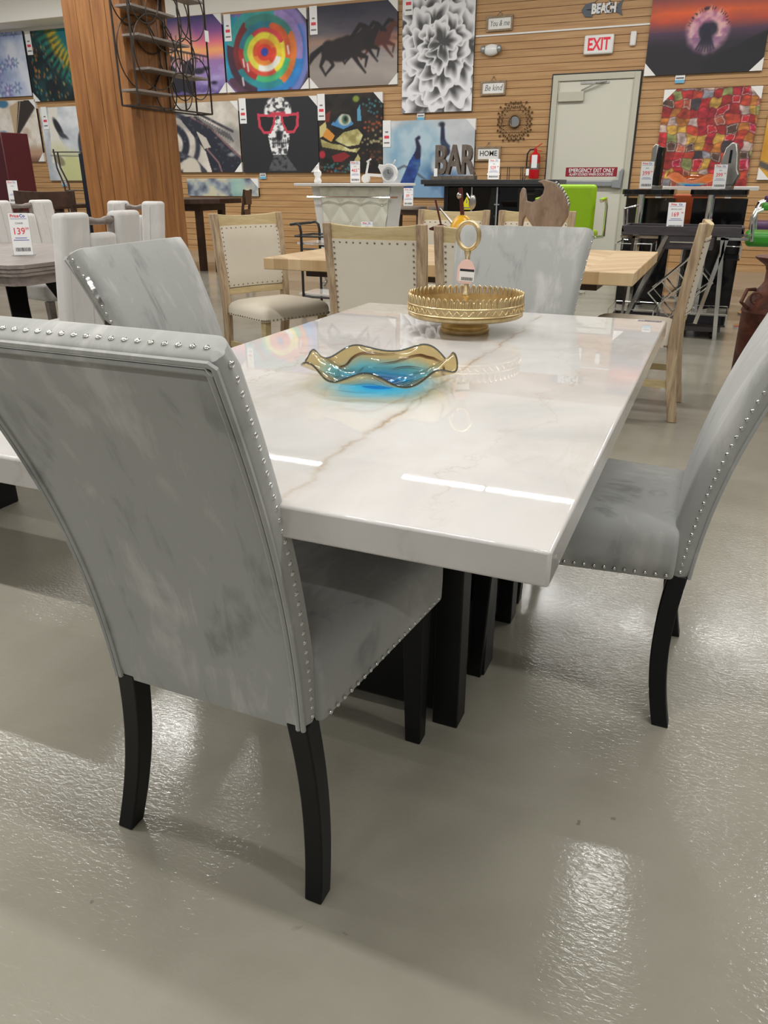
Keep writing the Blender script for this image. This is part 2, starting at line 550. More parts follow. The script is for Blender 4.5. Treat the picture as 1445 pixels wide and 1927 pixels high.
M['gold'] = mat_gold()
M['rust'] = mat_rust()
M['marble'] = mat_marble('white_marble_beige_veins', rgb(172, 152, 128), rgb(186, 172, 154), 1.3)
M['marble_grey'] = mat_marble('white_marble_grey_veins', rgb(120, 108, 100), rgb(160, 150, 144), 5.1)
M['marble_top'] = mat_marble('white_marble_beige_veins', rgb(168, 146, 120), rgb(190, 178, 162), 1.3, line=[(.122, .10, .006, .9, 3.), (-.30, .5, .004, .5, 7.), (.33, .4, .004, .35, 9.)])
M['floor'] = mat_floor()
M['slat'] = mat_slat()
M['pine'] = mat_pillar()
M['herring'] = mat_herring()
M['clear'] = mat_glass('clear_acrylic', (.94, .95, .95, 1))
M['dark_glass'] = mat_glass('smoked_glass', (.30, .31, .32, 1))
M['wrap'] = mat_glass('clear_wrap', (.98, .98, .98, 1), .16, .32)
M['bowl'] = mat_artglass('amber_blue_glass', (.24, .76, .97, 1), (.48, .82, .90, 1), (.86, .77, .54, 1), .055, .095, .165)
M['bowl2'] = mat_artglass('orange_blue_glass', (.10, .60, .90, 1), (.5, .76, .80, 1), (.90, .50, .22, 1), .07, .12, .2)
M['tube'] = mat_emit('lit_tube', (1, .985, .95, 1), 9.0)
# ------------------------------------------------------------------ room
WY = 12.1          # front face of the slat wall
CEIL = 4.2
mb = MB(); mb.add([(-17, -7, 0), (7, -7, 0), (7, WY + .2, 0), (-17, WY + .2, 0)], [(0, 1, 2, 3)])
structure(mb.build('floor', M['floor'], smooth=False))
mb = MB(); mb.box(-17, 7, -7, WY + .2, CEIL, CEIL + .1)
structure(mb.build('ceiling', M['ceiling'], smooth=False))

# slat wall: every board a front face, every gap a real groove
SL, GR, GD = .095, .007, .014
ztop = 38 * SL
vs, fs = [], []
def strip(y0, z0, y1, z1):
    n = len(vs)
    vs.extend([(-17, y0, z0), (7, y0, z0), (7, y1, z1), (-17, y1, z1)]); fs.append((n, n + 1, n + 2, n + 3))
for k in range(38):
    a = k * SL
    strip(WY, a, WY, a + SL - GR)
    strip(WY, a + SL - GR, WY + GD, a + SL - GR)
    strip(WY + GD, a + SL - GR, WY + GD, a + SL)
    strip(WY + GD, a + SL, WY, a + SL)
mb = MB(); mb.add(vs, fs)
mb.box(-17, 7, WY + GD + .002, WY + .2, 0, ztop)
structure(mb.build('wall_back', M['slat'], smooth=False))
mb = MB(); mb.box(-17, 7, WY - .002, WY + .2, ztop, CEIL)
structure(mb.build('wall_back_upper', M['wall_paint'], smooth=False))
mb = MB(); mb.box(-17, 7, WY - .015, WY, ztop - .07, ztop)
structure(mb.build('trim_1', M['slat'], smooth=False))
mb = MB(); mb.box(-17, -10.62, WY - .55, WY - .004, 3.66, CEIL - .002)
structure(mb.build('soffit', M['wall_paint'], bevel=.01))
mb = MB(); mb.box(-3.73, -1.36, WY - .018, WY, 3.03, 3.05)
tag(mb.build('cable_cover', M['white_matte']), 'thin white cable cover running level across the slat wall above the exit sign', 'cable cover')

# timber clad pillar: boards on every face with open joints
mb = MB()
PX1, PY0, PS = -4.94, 6.0, .62
PX0, PY1 = PX1 - PS, PY0 + PS
mb.box(PX0 + .012, PX1 - .012, PY0 + .012, PY1 - .012, 0, CEIL)
nb = 4; w = PS / nb; g = .004
for k in range(nb):
    a, b = PX0 + k * w + g / 2, PX0 + (k + 1) * w - g / 2
    mb.box(a, b, PY0, PY0 + .014, 0, CEIL); mb.box(a, b, PY1 - .014, PY1, 0, CEIL)
    a, b = PY0 + k * w + g / 2, PY0 + (k + 1) * w - g / 2
    mb.box(PX1 - .014, PX1, a, b, 0, CEIL); mb.box(PX0, PX0 + .014, a, b, 0, CEIL)
structure(mb.build('pillar', M['pine'], smooth=False, bevel=.002, seg=1))

# emergency exit door
dx0, dx1, dz = -2.57, -1.40, 2.50
d = thing('door_1', None, None, ((dx0 + dx1) / 2, WY, 0)); structure(d)
hw = (dx1 - dx0) / 2
mb = MB(); mb.box(-hw - .022, hw + .022, -.02, -.001, 0, dz + .022)
mb.build('door_surround', M['caulk'], d, smooth=False)
mb = MB(); fw = .075
mb.box(-hw, -hw + fw, -.06, -.005, 0, dz); mb.box(hw - fw, hw, -.06, -.005, 0, dz); mb.box(-hw + fw, hw - fw, -.06, -.005, dz - fw, dz)
mb.box(-hw + fw, -hw + fw + .02, -.045, -.005, 0, dz - fw); mb.box(hw - fw - .02, hw - fw, -.045, -.005, 0, dz - fw)
mb.build('door_frame', M['frame_paint'], d, bevel=.003)
mb = MB(); mb.box(-hw + fw + .02, hw - fw - .02, -.035, -.006, .01, dz - fw - .004)
mb.build('door_leaf', M['door_paint'], d, smooth=False)
mb = MB(); mb.box(-hw + fw + .02, -hw + fw + .37, -.085, -.035, dz - .33, dz - .21)
cl = mb.build('door_closer', M['frame_paint'], d, bevel=.006)
mb = MB(); mb.bar((-.18, -.075, dz - .2), (.02, -.11, dz - .12), .03, .012); mb.bar((.02, -.11, dz - .12), (.14, -.05, dz - .1), .03, .012); mb.box(-.2, .18, -.05, -.034, dz - .12, dz - .095)
mb.build('closer_arm', M['silver'], cl)
mb = MB(); mb.box(-hw + .02, hw - .2, -.105, -.06, 1.085, 1.165); mb.box(-hw + .05, hw - .2, -.06, -.036, 1.1, 1.15)
pb = mb.build('panic_bar', M['alu'], d, bevel=.012, label='grey metal push bar')
mb = MB()
mb.prism([(hw - .22, 1.07), (hw - .09, 1.06), (hw - .075, 1.3), (hw - .1, 1.32), (hw - .135, 1.28), (hw - .14, 1.18), (hw - .22, 1.17)], -.0, .075, M=Matrix.Translation((0, -.036, 0)) @ Matrix.Rotation(PI / 2, 4, 'X'))
mb.build('latch_cover', M['alu'], pb, bevel=.008)
mb = MB(); mb.box(-.36 + .055, .36 + .055, -.037, -.034, 1.215, 1.335)
sg = mb.build('door_sign', plain('sign_maroon', rgb(142, 24, 42), .5, 0, 0), d, smooth=False, label='maroon sign with white capital letters')
text('lettering', 'EMERGENCY EXIT ONLY', .072, M['paper'], sg, (.055, -.038, 1.293), xs=.80, bold=.0009)
text('lettering', 'ALARM SOUNDS WHEN DOOR OPENS', .05, M['paper'], sg, (.055, -.038, 1.242), xs=.70, bold=.0005)
# ------------------------------------------------------------------ canvases on the back wall
class Art:
    """A small painter: fields of colour in sRGB on a grid, later carried by the canvas mesh as vertex colours."""
    def __init__(s, w, h, nx=110, seed=1):
        s.nx = nx; s.ny = max(8, int(nx * h / w)); s.asp = h / w
        s.rng = np.random.RandomState(seed)
        u = np.linspace(0, 1, s.nx); v = np.linspace(0, 1, s.ny)
        s.U, s.V = np.meshgrid(u, v)            # v up
        s.Y = s.V * s.asp
        s.c = np.ones((s.ny, s.nx, 3)) * .5

    def noise(s, fx, fy=None, octv=3):
        fy = fy or fx
        out = np.zeros_like(s.U); amp, tot = 1., 0.
        for o in range(octv):
            gx, gy = max(2, int(fx * 2 ** o)), max(2, int(fy * 2 ** o))
            L = s.rng.rand(gy + 2, gx + 2)
            x = s.U * gx; y = s.V * gy
            i = np.minimum(x.astype(int), gx); j = np.minimum(y.astype(int), gy)
            fxx = x - i; fyy = y - j
            fxx = fxx * fxx * (3 - 2 * fxx); fyy = fyy * fyy * (3 - 2 * fyy)
            i2 = np.minimum(i + 1, gx + 1); j2 = np.minimum(j + 1, gy + 1)
            out += amp * ((L[j, i] * (1 - fxx) + L[j, i2] * fxx) * (1 - fyy) + (L[j2, i] * (1 - fxx) + L[j2, i2] * fxx) * fyy)
            tot += amp; amp *= .5
        return out / tot

    def put(s, mask, col, a=1.):
        m = np.clip(mask, 0, 1)[..., None] * a
        col = np.array(col, float)
        if col.ndim == 1: col = col / 255.
        s.c = s.c * (1 - m) + col * m

    def vgrad(s, stops):
        p = [q for q, _ in stops]
        for k in range(3): s.c[..., k] = np.interp(s.V, p, [c[k] / 255. for _, c in stops])

    def mapc(s, f, stops):
        p = [q for q, _ in stops]
        return np.stack([np.interp(f, p, [c[k] / 255. for _, c in stops]) for k in range(3)], -1)

    def soft(s, d, e=.012): return np.clip(.5 - d / (2 * e), 0, 1)

    def ell(s, cx, cy, rx, ry, rot=0, e=.012):
        """cx, cy in 0..1 of width and height; radii in widths"""
        dx = s.U - cx; dy = (s.V - cy) * s.asp
        c, q = math.cos(rot), math.sin(rot)
        a = (dx * c + dy * q) / rx; b = (-dx * q + dy * c) / ry
        d = (np.sqrt(a * a + b * b) - 1) * min(rx, ry)
        return s.soft(d, e)

    def line(s, pts, w, e=.008):
        out = np.zeros_like(s.U)
        ws = w if isinstance(w, (list, tuple)) else [w] * len(pts)
        for i in range(len(pts) - 1):
            x0, y0 = pts[i][0], pts[i][1] * s.asp; x1, y1 = pts[i + 1][0], pts[i + 1][1] * s.asp
            dx, dy = x1 - x0, y1 - y0; L = dx * dx + dy * dy + 1e-9
            t = np.clip(((s.U - x0) * dx + (s.Y - y0) * dy) / L, 0, 1)
            d = np.hypot(s.U - x0 - t * dx, s.Y - y0 - t * dy) - (ws[i] * (1 - t) + ws[i + 1] * t) / 2
            out = np.maximum(out, s.soft(d, e))
        return out

    def poly(s, pts, e=.008):
        ins = np.zeros(s.U.shape, bool); n = len(pts)
        for i in range(n):
            x0, y0 = pts[i]; x1, y1 = pts[(i + 1) % n]
            cond = ((y0 > s.V) != (y1 > s.V))
            with np.errstate(divide='ignore', invalid='ignore'):
                xi = (x1 - x0) * (s.V - y0) / (y1 - y0 + 1e-12) + x0
            ins ^= cond & (s.U < xi)
        return np.maximum(ins.astype(float), s.line(list(pts) + [pts[0]], e * .8, e * .7) * .6 * ins)


def a_floral(A):
    n = A.noise(3, 3, 4)
    A.c = A.mapc(n, [(.25, (150, 166, 204)), (.5, (188, 199, 224)), (.75, (220, 225, 238))])
    for k in range(15):
        cx, cy = A.rng.rand(2); r = .07 + .06 * A.rng.rand(); col = [(108, 110, 172), (96, 122, 168), (130, 118, 178)][k % 3]
        ang = np.arctan2((A.V - cy) * A.asp, A.U - cx); d = np.hypot(A.U - cx, (A.V - cy) * A.asp)
        A.put(A.soft(d - r * (.7 + .3 * np.cos(6 * ang + k)), .02), col, .65)
        A.put(A.ell(cx, cy, r * .3, r * .3), (214, 218, 232), .8)


def a_teal(A):
    n = A.noise(5, 5, 4)
    A.c = A.mapc(n, [(.3, (10, 26, 32)), (.7, (22, 62, 66))])
    x = A.U * .75 + A.V * .66
    q = x + .12 * (A.noise(10, 10, 2) - .5) - .1 * np.sin(A.U * 4)
    t = np.hypot(A.U - 1.25, (A.V - 1.15)) + .05 * (A.noise(7, 7, 2) - .5)
    st = .5 + .5 * np.sin(np.arctan2(A.V - 1.15, A.U - 1.25) * 60 + 6 * n)
    A.put(A.soft(t - .72, .05), (18, 120, 128), .9)
    A.put(A.soft(np.abs(t - .74) - .11, .04) * (.35 + .65 * st), (200, 168, 44), .95)
    A.put(A.soft(np.abs(t - .93) - .1, .05) * st, (34, 128, 104), .8)
    A.put(A.soft(t - .38, .06), (14, 66, 88), .9)
    for k in range(110):
        cx, cy = A.rng.rand(2)
        if cx * .75 + cy * .66 > .85 + .1 * A.rng.rand(): continue
        A.put(A.ell(cx, cy, .008 + .006 * A.rng.rand(), .02, .3), [(196, 104, 52), (214, 150, 60), (60, 150, 150)][k % 3], .85)


def a_bridge(A):
    A.vgrad([(0, (70, 56, 120)), (.18, (150, 130, 190)), (.42, (160, 120, 180)), (.5, (240, 150, 130)), (.56, (250, 176, 110)), (.66, (236, 120, 140)), (.8, (140, 84, 150)), (1, (58, 58, 110))])
    n = A.noise(6, 14, 4)
    A.put((A.V < .5) * np.clip(n * 2 - .7, 0, 1), (196, 180, 226), .7)
    A.put(A.soft(np.hypot(A.U - .25, (A.V - .6)) - .2, .18), (255, 206, 130), .8)
    A.put(A.soft(np.abs(A.V - (.62 - .2 * A.U)) - .012, .01) * (A.U < .72), (44, 34, 56))
    for k in range(12):
        x = .04 + k * .055; A.put(A.line([(x, .62 - .2 * x), (x, .42)], .012), (48, 36, 58))
    A.put(A.line([(.12, .8), (.12, .55)], .014), (50, 40, 60)); A.put(A.line([(.2, .77), (.2, .55)], .012), (50, 40, 60))
    rk = A.noise(5, 6, 3)
    A.put(A.soft(np.hypot((A.U - .05) * .9, A.V - .2) - .32 * rk * 1.6, .02), (22, 20, 36))
    for cx, cy, r in ((.55, .3, .1), (.4, .22, .08), (.68, .33, .06), (.3, .1, .14), (.8, .14, .05)):
        A.put(A.ell(cx, cy, r, r * .4), (24, 22, 40), .95)


def a_circles(A):
    d = .86 * np.hypot(A.U - .49, (A.V - .5) * .80) + .025 * (A.noise(4, 4, 3) - .5); ang = np.arctan2(A.V - .5, A.U - .49)
    st = A.noise(9, 9, 3)
    A.c = A.mapc(st, [(.3, (36, 70, 110)), (.5, (50, 120, 140)), (.7, (96, 88, 120))])
    rings = [(.60, [(60, 60, 80), (40, 110, 170), (120, 96, 150), (44, 40, 50)]), (.47, [(34, 110, 190), (128, 104, 170), (40, 150, 180), (90, 60, 80)]), (.40, [(44, 130, 200), (150, 130, 190), (60, 160, 160), (70, 40, 60)]),
             (.33, [(40, 140, 150), (220, 120, 50), (60, 130, 120), (120, 40, 44)]), (.27, [(176, 44, 40), (70, 180, 120), (214, 92, 44), (40, 120, 140)]), (.215, [(90, 190, 120), (216, 80, 60), (236, 220, 60), (200, 60, 70)]),
             (.175, [(238, 226, 60), (230, 222, 80), (236, 236, 226), (226, 196, 50)]), (.12, [(232, 120, 40), (226, 90, 40), (236, 140, 50), (222, 70, 44)]), (.078, [(224, 60, 44)] * 4), (.038, [(44, 70, 170)] * 4)]
    for i, (r, cs) in enumerate(rings):
        f = (((ang / (2 * PI)) + .13 * i + .05 * st) % 1.) * 4
        col = np.array([[c[k] / 255. for k in range(3)] for c in cs])[np.clip(f.astype(int), 0, 3)]
        m = A.soft(d - r, .008)[..., None]
        A.c = A.c * (1 - m) + np.clip(col * (.82 + .36 * st[..., None]), 0, 1) * m
    for x, y in ((.22, .42), (.27, .36), (.77, .55), (.2, .18)):
        A.put(A.line([(x, y), (x + .01, y - .09)], .02), (236, 236, 236), .9)
    A.put(A.soft(np.abs(d - .45) - .035, .02) * (A.U > .72), (150, 136, 196), .7)


def a_horses(A):
    A.vgrad([(0, (150, 140, 134)), (.2, (170, 160, 154)), (.42, (150, 142, 142)), (.5, (170, 128, 112)), (.56, (196, 134, 104)), (.66, (84, 78, 90)), (1, (54, 54, 68))])
    n = A.noise(4, 9, 4)
    A.put((A.V > .5) * np.clip(n * 2.4 - 1, 0, 1), (40, 42, 56), .7)
    A.put((A.V < .45) * np.clip(n * 2 - .8, 0, 1), (196, 188, 182), .5)
    A.put(A.soft(np.hypot(A.U - .08, (A.V - .38) * .9) - .3, .2), (140, 132, 126), .7)
    dk, br = (30, 24, 26), (86, 44, 36)
    def horse(ox, oy, sc, col):
        P = lambda x, y: (ox + x * sc, oy + y * sc)
        A.put(A.ell(*P(0, 0), .19 * sc, .115 * sc, .12), col)
        A.put(A.ell(*P(.16, .04), .1 * sc, .1 * sc), col)
        A.put(A.ell(*P(-.15, 0), .1 * sc, .1 * sc), col)
        A.put(A.line([P(.2, .06), P(.31, .25)], [.13 * sc, .07 * sc]), col)
        A.put(A.line([P(.3, .25), P(.42, .17)], [.075 * sc, .04 * sc]), col)
        A.put(A.line([P(.12, .14), P(.24, .3), P(.3, .29)], [.03 * sc, .05 * sc, .03 * sc]), (20, 16, 18))
        A.put(A.line([P(-.24, .04), P(-.36, -.06), P(-.42, -.18)], [.05 * sc, .07 * sc, .03 * sc]), (22, 18, 20))
        for leg in ([(.18, -.05), (.32, -.12), (.3, -.24)], [(.14, -.05), (.22, -.2), (.3, -.32)], [(-.16, -.06), (-.1, -.2), (-.2, -.32)], [(-.2, -.05), (-.26, -.2), (-.2, -.33)]):
            A.put(A.line([P(*q) for q in leg], [.07 * sc, .035 * sc, .02 * sc]), col)
    horse(.74, .56, .70, br); horse(.56, .53, .74, (26, 22, 26)); horse(.37, .46, .92, dk)


def a_ruffle(A):
    n = A.noise(6, 8, 2)
    A.c = A.mapc(n, [(.2, (120, 120, 126)), (.8, (176, 176, 182))])
    asp = A.asp; cx0, cy0 = .5, .52
    order = []
    for ring, (rad, cnt, size) in enumerate(((.62, 13, .30), (.44, 11, .27), (.28, 8, .23), (.12, 5, .18))):
        for k in range(cnt): order.append((rad, 2 * PI * k / cnt + ring * .5 + .3 * A.rng.rand(), size * (.85 + .3 * A.rng.rand())))
    for rad, a, size in order:
        px, py = cx0 + rad * math.cos(a) * .8, cy0 * asp + rad * math.sin(a) * 1.05
        dx, dy = A.U - px, A.Y - py
        c, q = math.cos(a), math.sin(a)
        u = dx * c + dy * q; v = -dx * q + dy * c            # u points outwards
        ph = 6 * A.rng.rand(); wv = .26 * np.sin(4.2 * np.arctan2(v, u + .3 * size) + ph) + .12 * np.sin(9 * np.arctan2(v, u) + 2 * ph)
        d = np.sqrt((u / .95) ** 2 + (v / 1.05) ** 2) - size * (1 + wv)
        t = np.clip(-d / size, 0, 1)
        shade = np.clip(.96 - 1.15 * t + .25 * np.clip(u / size, -1, 1) + .1 * np.sin(v / size * 5 + ph), .30, .93)
        col = np.stack([shade, shade, shade * 1.02], -1)
        m = A.soft(d, .006)[..., None]
        A.c = A.c * (1 - m) + np.clip(col, 0, 1) * m
        A.put(A.soft(np.abs(d + .006) - .006, .006), (240, 240, 243), .9)


def a_dandelion(A):
    A.vgrad([(0, (34, 33, 38)), (.36, (44, 40, 52)), (.5, (84, 60, 84)), (.62, (206, 84, 62)), (.72, (236, 104, 56)), (.84, (170, 84, 76)), (1, (74, 68, 82))])
    n = A.noise(4, 4, 4)
    A.put((A.V > .5) * np.clip(n * 2.2 - 1, 0, 1), (120, 74, 84), .6)
    hill = .12 + .5 * np.clip(A.U - .45, 0, 1) * 1.25 + .03 * (n - .5)
    A.put(A.soft(A.V - hill, .02), (30, 30, 35))
    A.put(A.soft(A.V - .36 + .25 * np.abs(A.U - .1), .05) * (A.U < .5), (36, 34, 42), .9)
    cx, cy, r = .5, .5, .17
    d = np.hypot(A.U - cx, (A.V - cy) * A.asp); ang = np.arctan2(A.V - cy, A.U - cx)
    m = A.noise(22, 16, 2)
    A.put(A.soft(d - r * (1 + .1 * (m - .5)), .03), A.mapc(m, [(.3, (176, 112, 158)), (.6, (226, 176, 190)), (.8, (240, 196, 190))]), .9)
    A.put(A.soft(d - .15, .06) * (A.V < .42), (90, 70, 110), .5)
    A.put(A.soft(np.abs(d - r) - .012, .008) * (np.sin(ang * 40 + 8 * m) > .2) * (A.V > .55), (46, 34, 50), .9)
    A.put(A.soft(d - .07 * (.8 + .5 * m), .015), (40, 38, 60))
    for k in range(7):
        a = -PI / 2 + (k - 3) * .16
        A.put(A.line([(cx, cy), (cx + .16 * math.cos(a), cy + .24 * math.sin(a))], [.03, .012]), (38, 36, 54))


def a_kite(A):
    n = A.noise(6, 6, 4)
    A.c = A.mapc(n, [(.3, (196, 182, 166)), (.55, (226, 218, 206)), (.75, (240, 234, 226))])
    A.put(A.soft(A.V - .24 - .1 * (n - .5), .05), (182, 142, 116), .85)
    A.put(A.soft(A.V - .08, .04), (110, 76, 62), .7)
    A.put(A.poly([(.42, .36), (.62, .98), (.92, 1.0), (.98, .86)]), (58, 50, 48))
    A.put(A.poly([(.42, .36), (.4, .9), (.62, .98)]), (196, 172, 138))
    A.put(A.line([(.42, .36), (.66, .97)], .012), (226, 214, 190)); A.put(A.line([(.42, .36), (.97, .86)], .012), (150, 140, 130))
    A.put(A.ell(.26, .95, .12, .06), (60, 118, 160), .9); A.put(A.ell(.16, .5, .07, .02), (70, 130, 170), .7)


def a_face(A):
    n = A.noise(3, 5, 4)
    A.c = A.mapc(n, [(.3, (176, 182, 190)), (.6, (212, 216, 222)), (.8, (232, 234, 236))])
    A.put(A.poly([(.12, .25), (.2, 1), (.4, 1), (.34, .6), (.46, .45), (.4, .2)]), (226, 224, 214))
    A.put(A.soft(np.hypot((A.U - .55) * 1.0, A.V - .12) - .28, .08), (198, 200, 140), .9)
    A.put(A.soft(np.hypot(A.U - .3, (A.V - .42) * 1.6) - .16, .1), (206, 206, 168), .8)
    A.put(A.ell(.36, .72, .06, .17, .5), (44, 46, 54)); A.put(A.ell(.45, .62, .1, .03, -.5), (70, 74, 82))
    A.put(A.ell(.88, .42, .14, .3, .1), (52, 56, 64), .95); A.put(A.ell(.28, .28, .12, .07, -.5), (112, 104, 76), .7)
    A.put(A.line([(.1, .35), (.95, .33)], .012), (96, 92, 88))


def a_girder(A):
    n = A.noise(4, 4, 4)
    A.c = A.mapc(n, [(.3, (150, 146, 142)), (.6, (206, 198, 186)), (.8, (226, 220, 210))])
    nv = (34, 38, 52)
    d = np.hypot(A.U + .05, (A.V - .42) * .95)
    A.put(A.soft(np.abs(d - .24) - .05, .015), nv); A.put(A.soft(np.abs(d - .42) - .035, .015), (52, 54, 66))
    A.put(A.poly([(.1, .82), (.38, .8), (.72, .5), (1, .22), (1, 0), (.55, 0), (.48, .3), (.3, .55)]), nv)
    A.put(A.poly([(.36, .6), (.5, .5), (.56, .36), (.46, .34)]), (196, 190, 178))
    A.put(A.line([(.3, .8), (.58, .64), (.8, .4), (1, .2)], .022), (140, 104, 104))
    A.put(A.line([(.42, .84), (.9, .58)], .03), (60, 58, 66))
    for k in range(16):
        x = .34 + k * .034; A.put(A.line([(x, .84 - k * .02), (x + .05, .74 - k * .02)], .01), (30, 30, 40))
    A.put(A.line([(.5, .34), (.66, .14), (.7, 0)], .02), (150, 112, 112))
    A.put(A.line([(0, .3), (.3, .16), (.44, 0)], .07), (60, 62, 74)); A.put(A.ell(.24, .02, .14, .16), (206, 198, 182))
    A.put(A.ell(.86, .25, .05, .02), (150, 150, 156))
    A.put((np.clip(A.noise(22, 22, 2) * 3 - 1.9, 0, 1)), (190, 186, 182), .4)


def a_skull(A):
    A.c[:] = np.array((36, 37, 42)) / 255.
    n = A.noise(26, 26, 2)
    tex = A.mapc(n, [(.3, (70, 70, 74)), (.42, (176, 176, 178)), (.55, (240, 240, 240))])
    A.put(A.ell(.5, .8, .175, .17), tex); A.put(A.ell(.5, .64, .15, .2), tex)
    A.put(A.poly([(.36, .5), (.64, .5), (.6, .24), (.4, .24)]), tex)
    A.put(A.ell(.5, .5, .035, .06), (30, 30, 34))
    for k in range(7): A.put(A.line([(.42 + k * .027, .44), (.42 + k * .027, .36)], .012), (40, 40, 44), .8)
    A.put(A.line([(.41, .4), (.59, .4)], .01), (36, 36, 40))
    A.put(A.poly([(.42, .24), (.58, .24), (.72, .02), (.34, .02)]), tex, .25)
    red = (206, 62, 84)
    for sx in (-1, 1):
        A.put(A.poly([(.5 + sx * .27, .8), (.5 + sx * .03, .77), (.5 + sx * .04, .66), (.5 + sx * .1, .53), (.5 + sx * .2, .53), (.5 + sx * .26, .62)]), red)
        A.put(A.poly([(.5 + sx * .235, .76), (.5 + sx * .06, .745), (.5 + sx * .07, .66), (.5 + sx * .115, .565), (.5 + sx * .19, .565), (.5 + sx * .225, .63)]), (30, 28, 32))
    A.put(A.line([(.42, .785), (.58, .785)], .04), red)


def a_glassface(A):
    n = A.noise(7, 9, 3)
    A.c = A.mapc(n, [(.3, (20, 18, 18)), (.7, (44, 36, 32))])
    cream = A.mapc(A.noise(9, 9, 3), [(.3, (150, 140, 84)), (.6, (204, 198, 140)), (.8, (226, 222, 176))])
    A.put(A.poly([(.02, .6), (.12, .66), (.14, .5), (.02, .46)]), (206, 190, 130)); A.put(A.poly([(.06, .48), (.14, .58), (.26, .48), (.2, .4)]), (214, 144, 60))
    A.put(A.poly([(.26, .42), (.4, .52), (.62, .56), (.7, .48), (.64, .36), (.46, .34)]), cream); A.put(A.poly([(.03, .44), (.2, .38), (.36, .36), (.5, .3), (.66, .32), (.6, .26), (.3, .3), (.05, .34)]), cream)
    A.put(A.poly([(.2, .62), (.3, .72), (.46, .74), (.56, .62), (.4, .56)]), (74, 138, 190)); A.put(A.ell(.42, .68, .1, .075), (206, 206, 190)); A.put(A.ell(.43, .68, .055, .06), (84, 120, 96)); A.put(A.ell(.435, .685, .025, .03), (24, 22, 22))
    A.put(A.line([(.26, .66), (.36, .77), (.5, .75), (.57, .64)], .022), (22, 18, 18))
    A.put(A.poly([(.2, .22), (.4, .27), (.5, .22), (.36, .14), (.24, .14)]), (136, 34, 40)); A.put(A.ell(.05, .24, .05, .05), (176, 40, 56)); A.put(A.poly([(.52, .1), (.62, .24), (.66, .18), (.6, .06)]), (186, 176, 120))
    A.put(A.poly([(.62, .66), (.68, .66), (.66, .86), (.62, .8)]), (90, 156, 190)); A.put(A.ell(.6, .93, .05, .04), (130, 150, 60)); A.put(A.poly([(.1, .74), (.2, .8), (.18, .66), (.1, .66)]), (120, 44, 34))
    for k in range(90):
        a = A.rng.rand() * 2 * PI; rr = .05 + .3 * A.rng.rand()
        cx, cy = .92 + rr * math.cos(a) * .7, [.86, .6, .42, .2][k % 4] + rr * math.sin(a) * .35
        A.put(A.ell(cx, cy, .014, .012), [(70, 150, 160), (196, 92, 50), (190, 180, 130), (120, 70, 40)][k % 4], .9)
    for k in range(40):
        A.put(A.ell(A.rng.rand() * .5, A.rng.rand() * .12, .012, .01), [(60, 130, 160), (180, 90, 60), (60, 150, 130)][k % 3], .9)


def a_peacock(A):
    n = A.noise(4, 4, 4)
    A.c = A.mapc(n, [(.3, (186, 192, 198)), (.7, (216, 219, 222))])
    bl = A.noise(7, 4, 3)
    A.put(A.soft(np.hypot((A.U - .34) * .9, (A.V - .62) * .8) - .3 - .2 * (bl - .5), .06), A.mapc(bl, [(.3, (110, 158, 190)), (.7, (176, 204, 218))]), .85)
    A.put(A.soft(np.hypot((A.U - .62) * .9, (A.V - .12) * .7) - .24 - .25 * (bl - .5), .05), A.mapc(bl, [(.3, (40, 84, 132)), (.7, (120, 160, 196))]), .9)
    A.put(A.line([(0, .4), (.14, .36), (.24, .42), (.34, .36), (.5, .22)], .02), (74, 78, 86), .8); A.put(A.line([(.1, .37), (.16, .3)], .012), (74, 78, 86), .8)
    bd = A.mapc(A.noise(10, 14, 3), [(.3, (28, 52, 120)), (.6, (44, 84, 160)), (.8, (70, 110, 140))])
    A.put(A.poly([(.12, 0), (.2, .2), (.3, .48), (.37, .62), (.42, .58), (.42, .42), (.36, .22), (.32, 0)]), bd)
    A.put(A.line([(.39, .55), (.4, .66), (.375, .76), (.4, .78)], [.07, .05, .03, .035]), (36, 36, 66))
    A.put(A.line([(.7, .6), (.66, .75), (.655, .94)], [.09, .05, .035]), (38, 42, 70)); A.put(A.line([(.66, .72), (.72, .66)], .04), (50, 64, 90)); A.put(A.ell(.645, .94, .03, .02), (36, 36, 50))


def a_mosaic(A):
    gx, gy = 10, 11
    wx = A.U * gx + 1.1 * (A.noise(7, 7, 3) - .5); wy = A.V * gy + 1.1 * (A.noise(7, 7, 3) - .5)
    i, j = np.clip(wx.astype(int), 0, gx), np.clip(wy.astype(int), 0, gy)
    pal = np.array([(168, 38, 48), (176, 48, 52), (150, 44, 44), (176, 66, 48), (170, 36, 62), (176, 110, 52), (190, 150, 70), (132, 136, 84), (84, 60, 52), (64, 58, 64), (140, 138, 146), (186, 164, 156), (160, 84, 64), (160, 40, 54), (170, 44, 46)]) / 255.
    ids = A.rng.randint(0, len(pal), (gy + 2, gx + 2))
    n = A.noise(16, 30, 3)
    A.c = np.clip(pal[ids[j, i]] * (.6 + .8 * n[..., None]), 0, 1)
    e = np.minimum(np.minimum(wx % 1, 1 - wx % 1), np.minimum(wy % 1, 1 - wy % 1))
    A.put(A.soft(e - .05, .04), (70, 30, 34), .5)
    A.put(A.soft(np.abs(e - .1) - .03, .03) * (ids[j, i] % 4 == 0), (230, 220, 216), .7)


def a_yellow(A):
    n = A.noise(5, 4, 3)
    A.c = A.mapc(n, [(.3, (196, 140, 40)), (.6, (220, 168, 66)), (.8, (228, 186, 100))])
    A.put(A.line([(0, .25), (.3, .08), (.6, 0)], .07), (90, 84, 84))


def a_spill(A):
    n = A.noise(8, 2, 3)
    A.c = A.mapc(n, [(.25, (70, 78, 96)), (.5, (150, 160, 170)), (.7, (200, 196, 170))])
    A.put(A.ell(.72, .5, .1, .2), (150, 190, 180), .8)


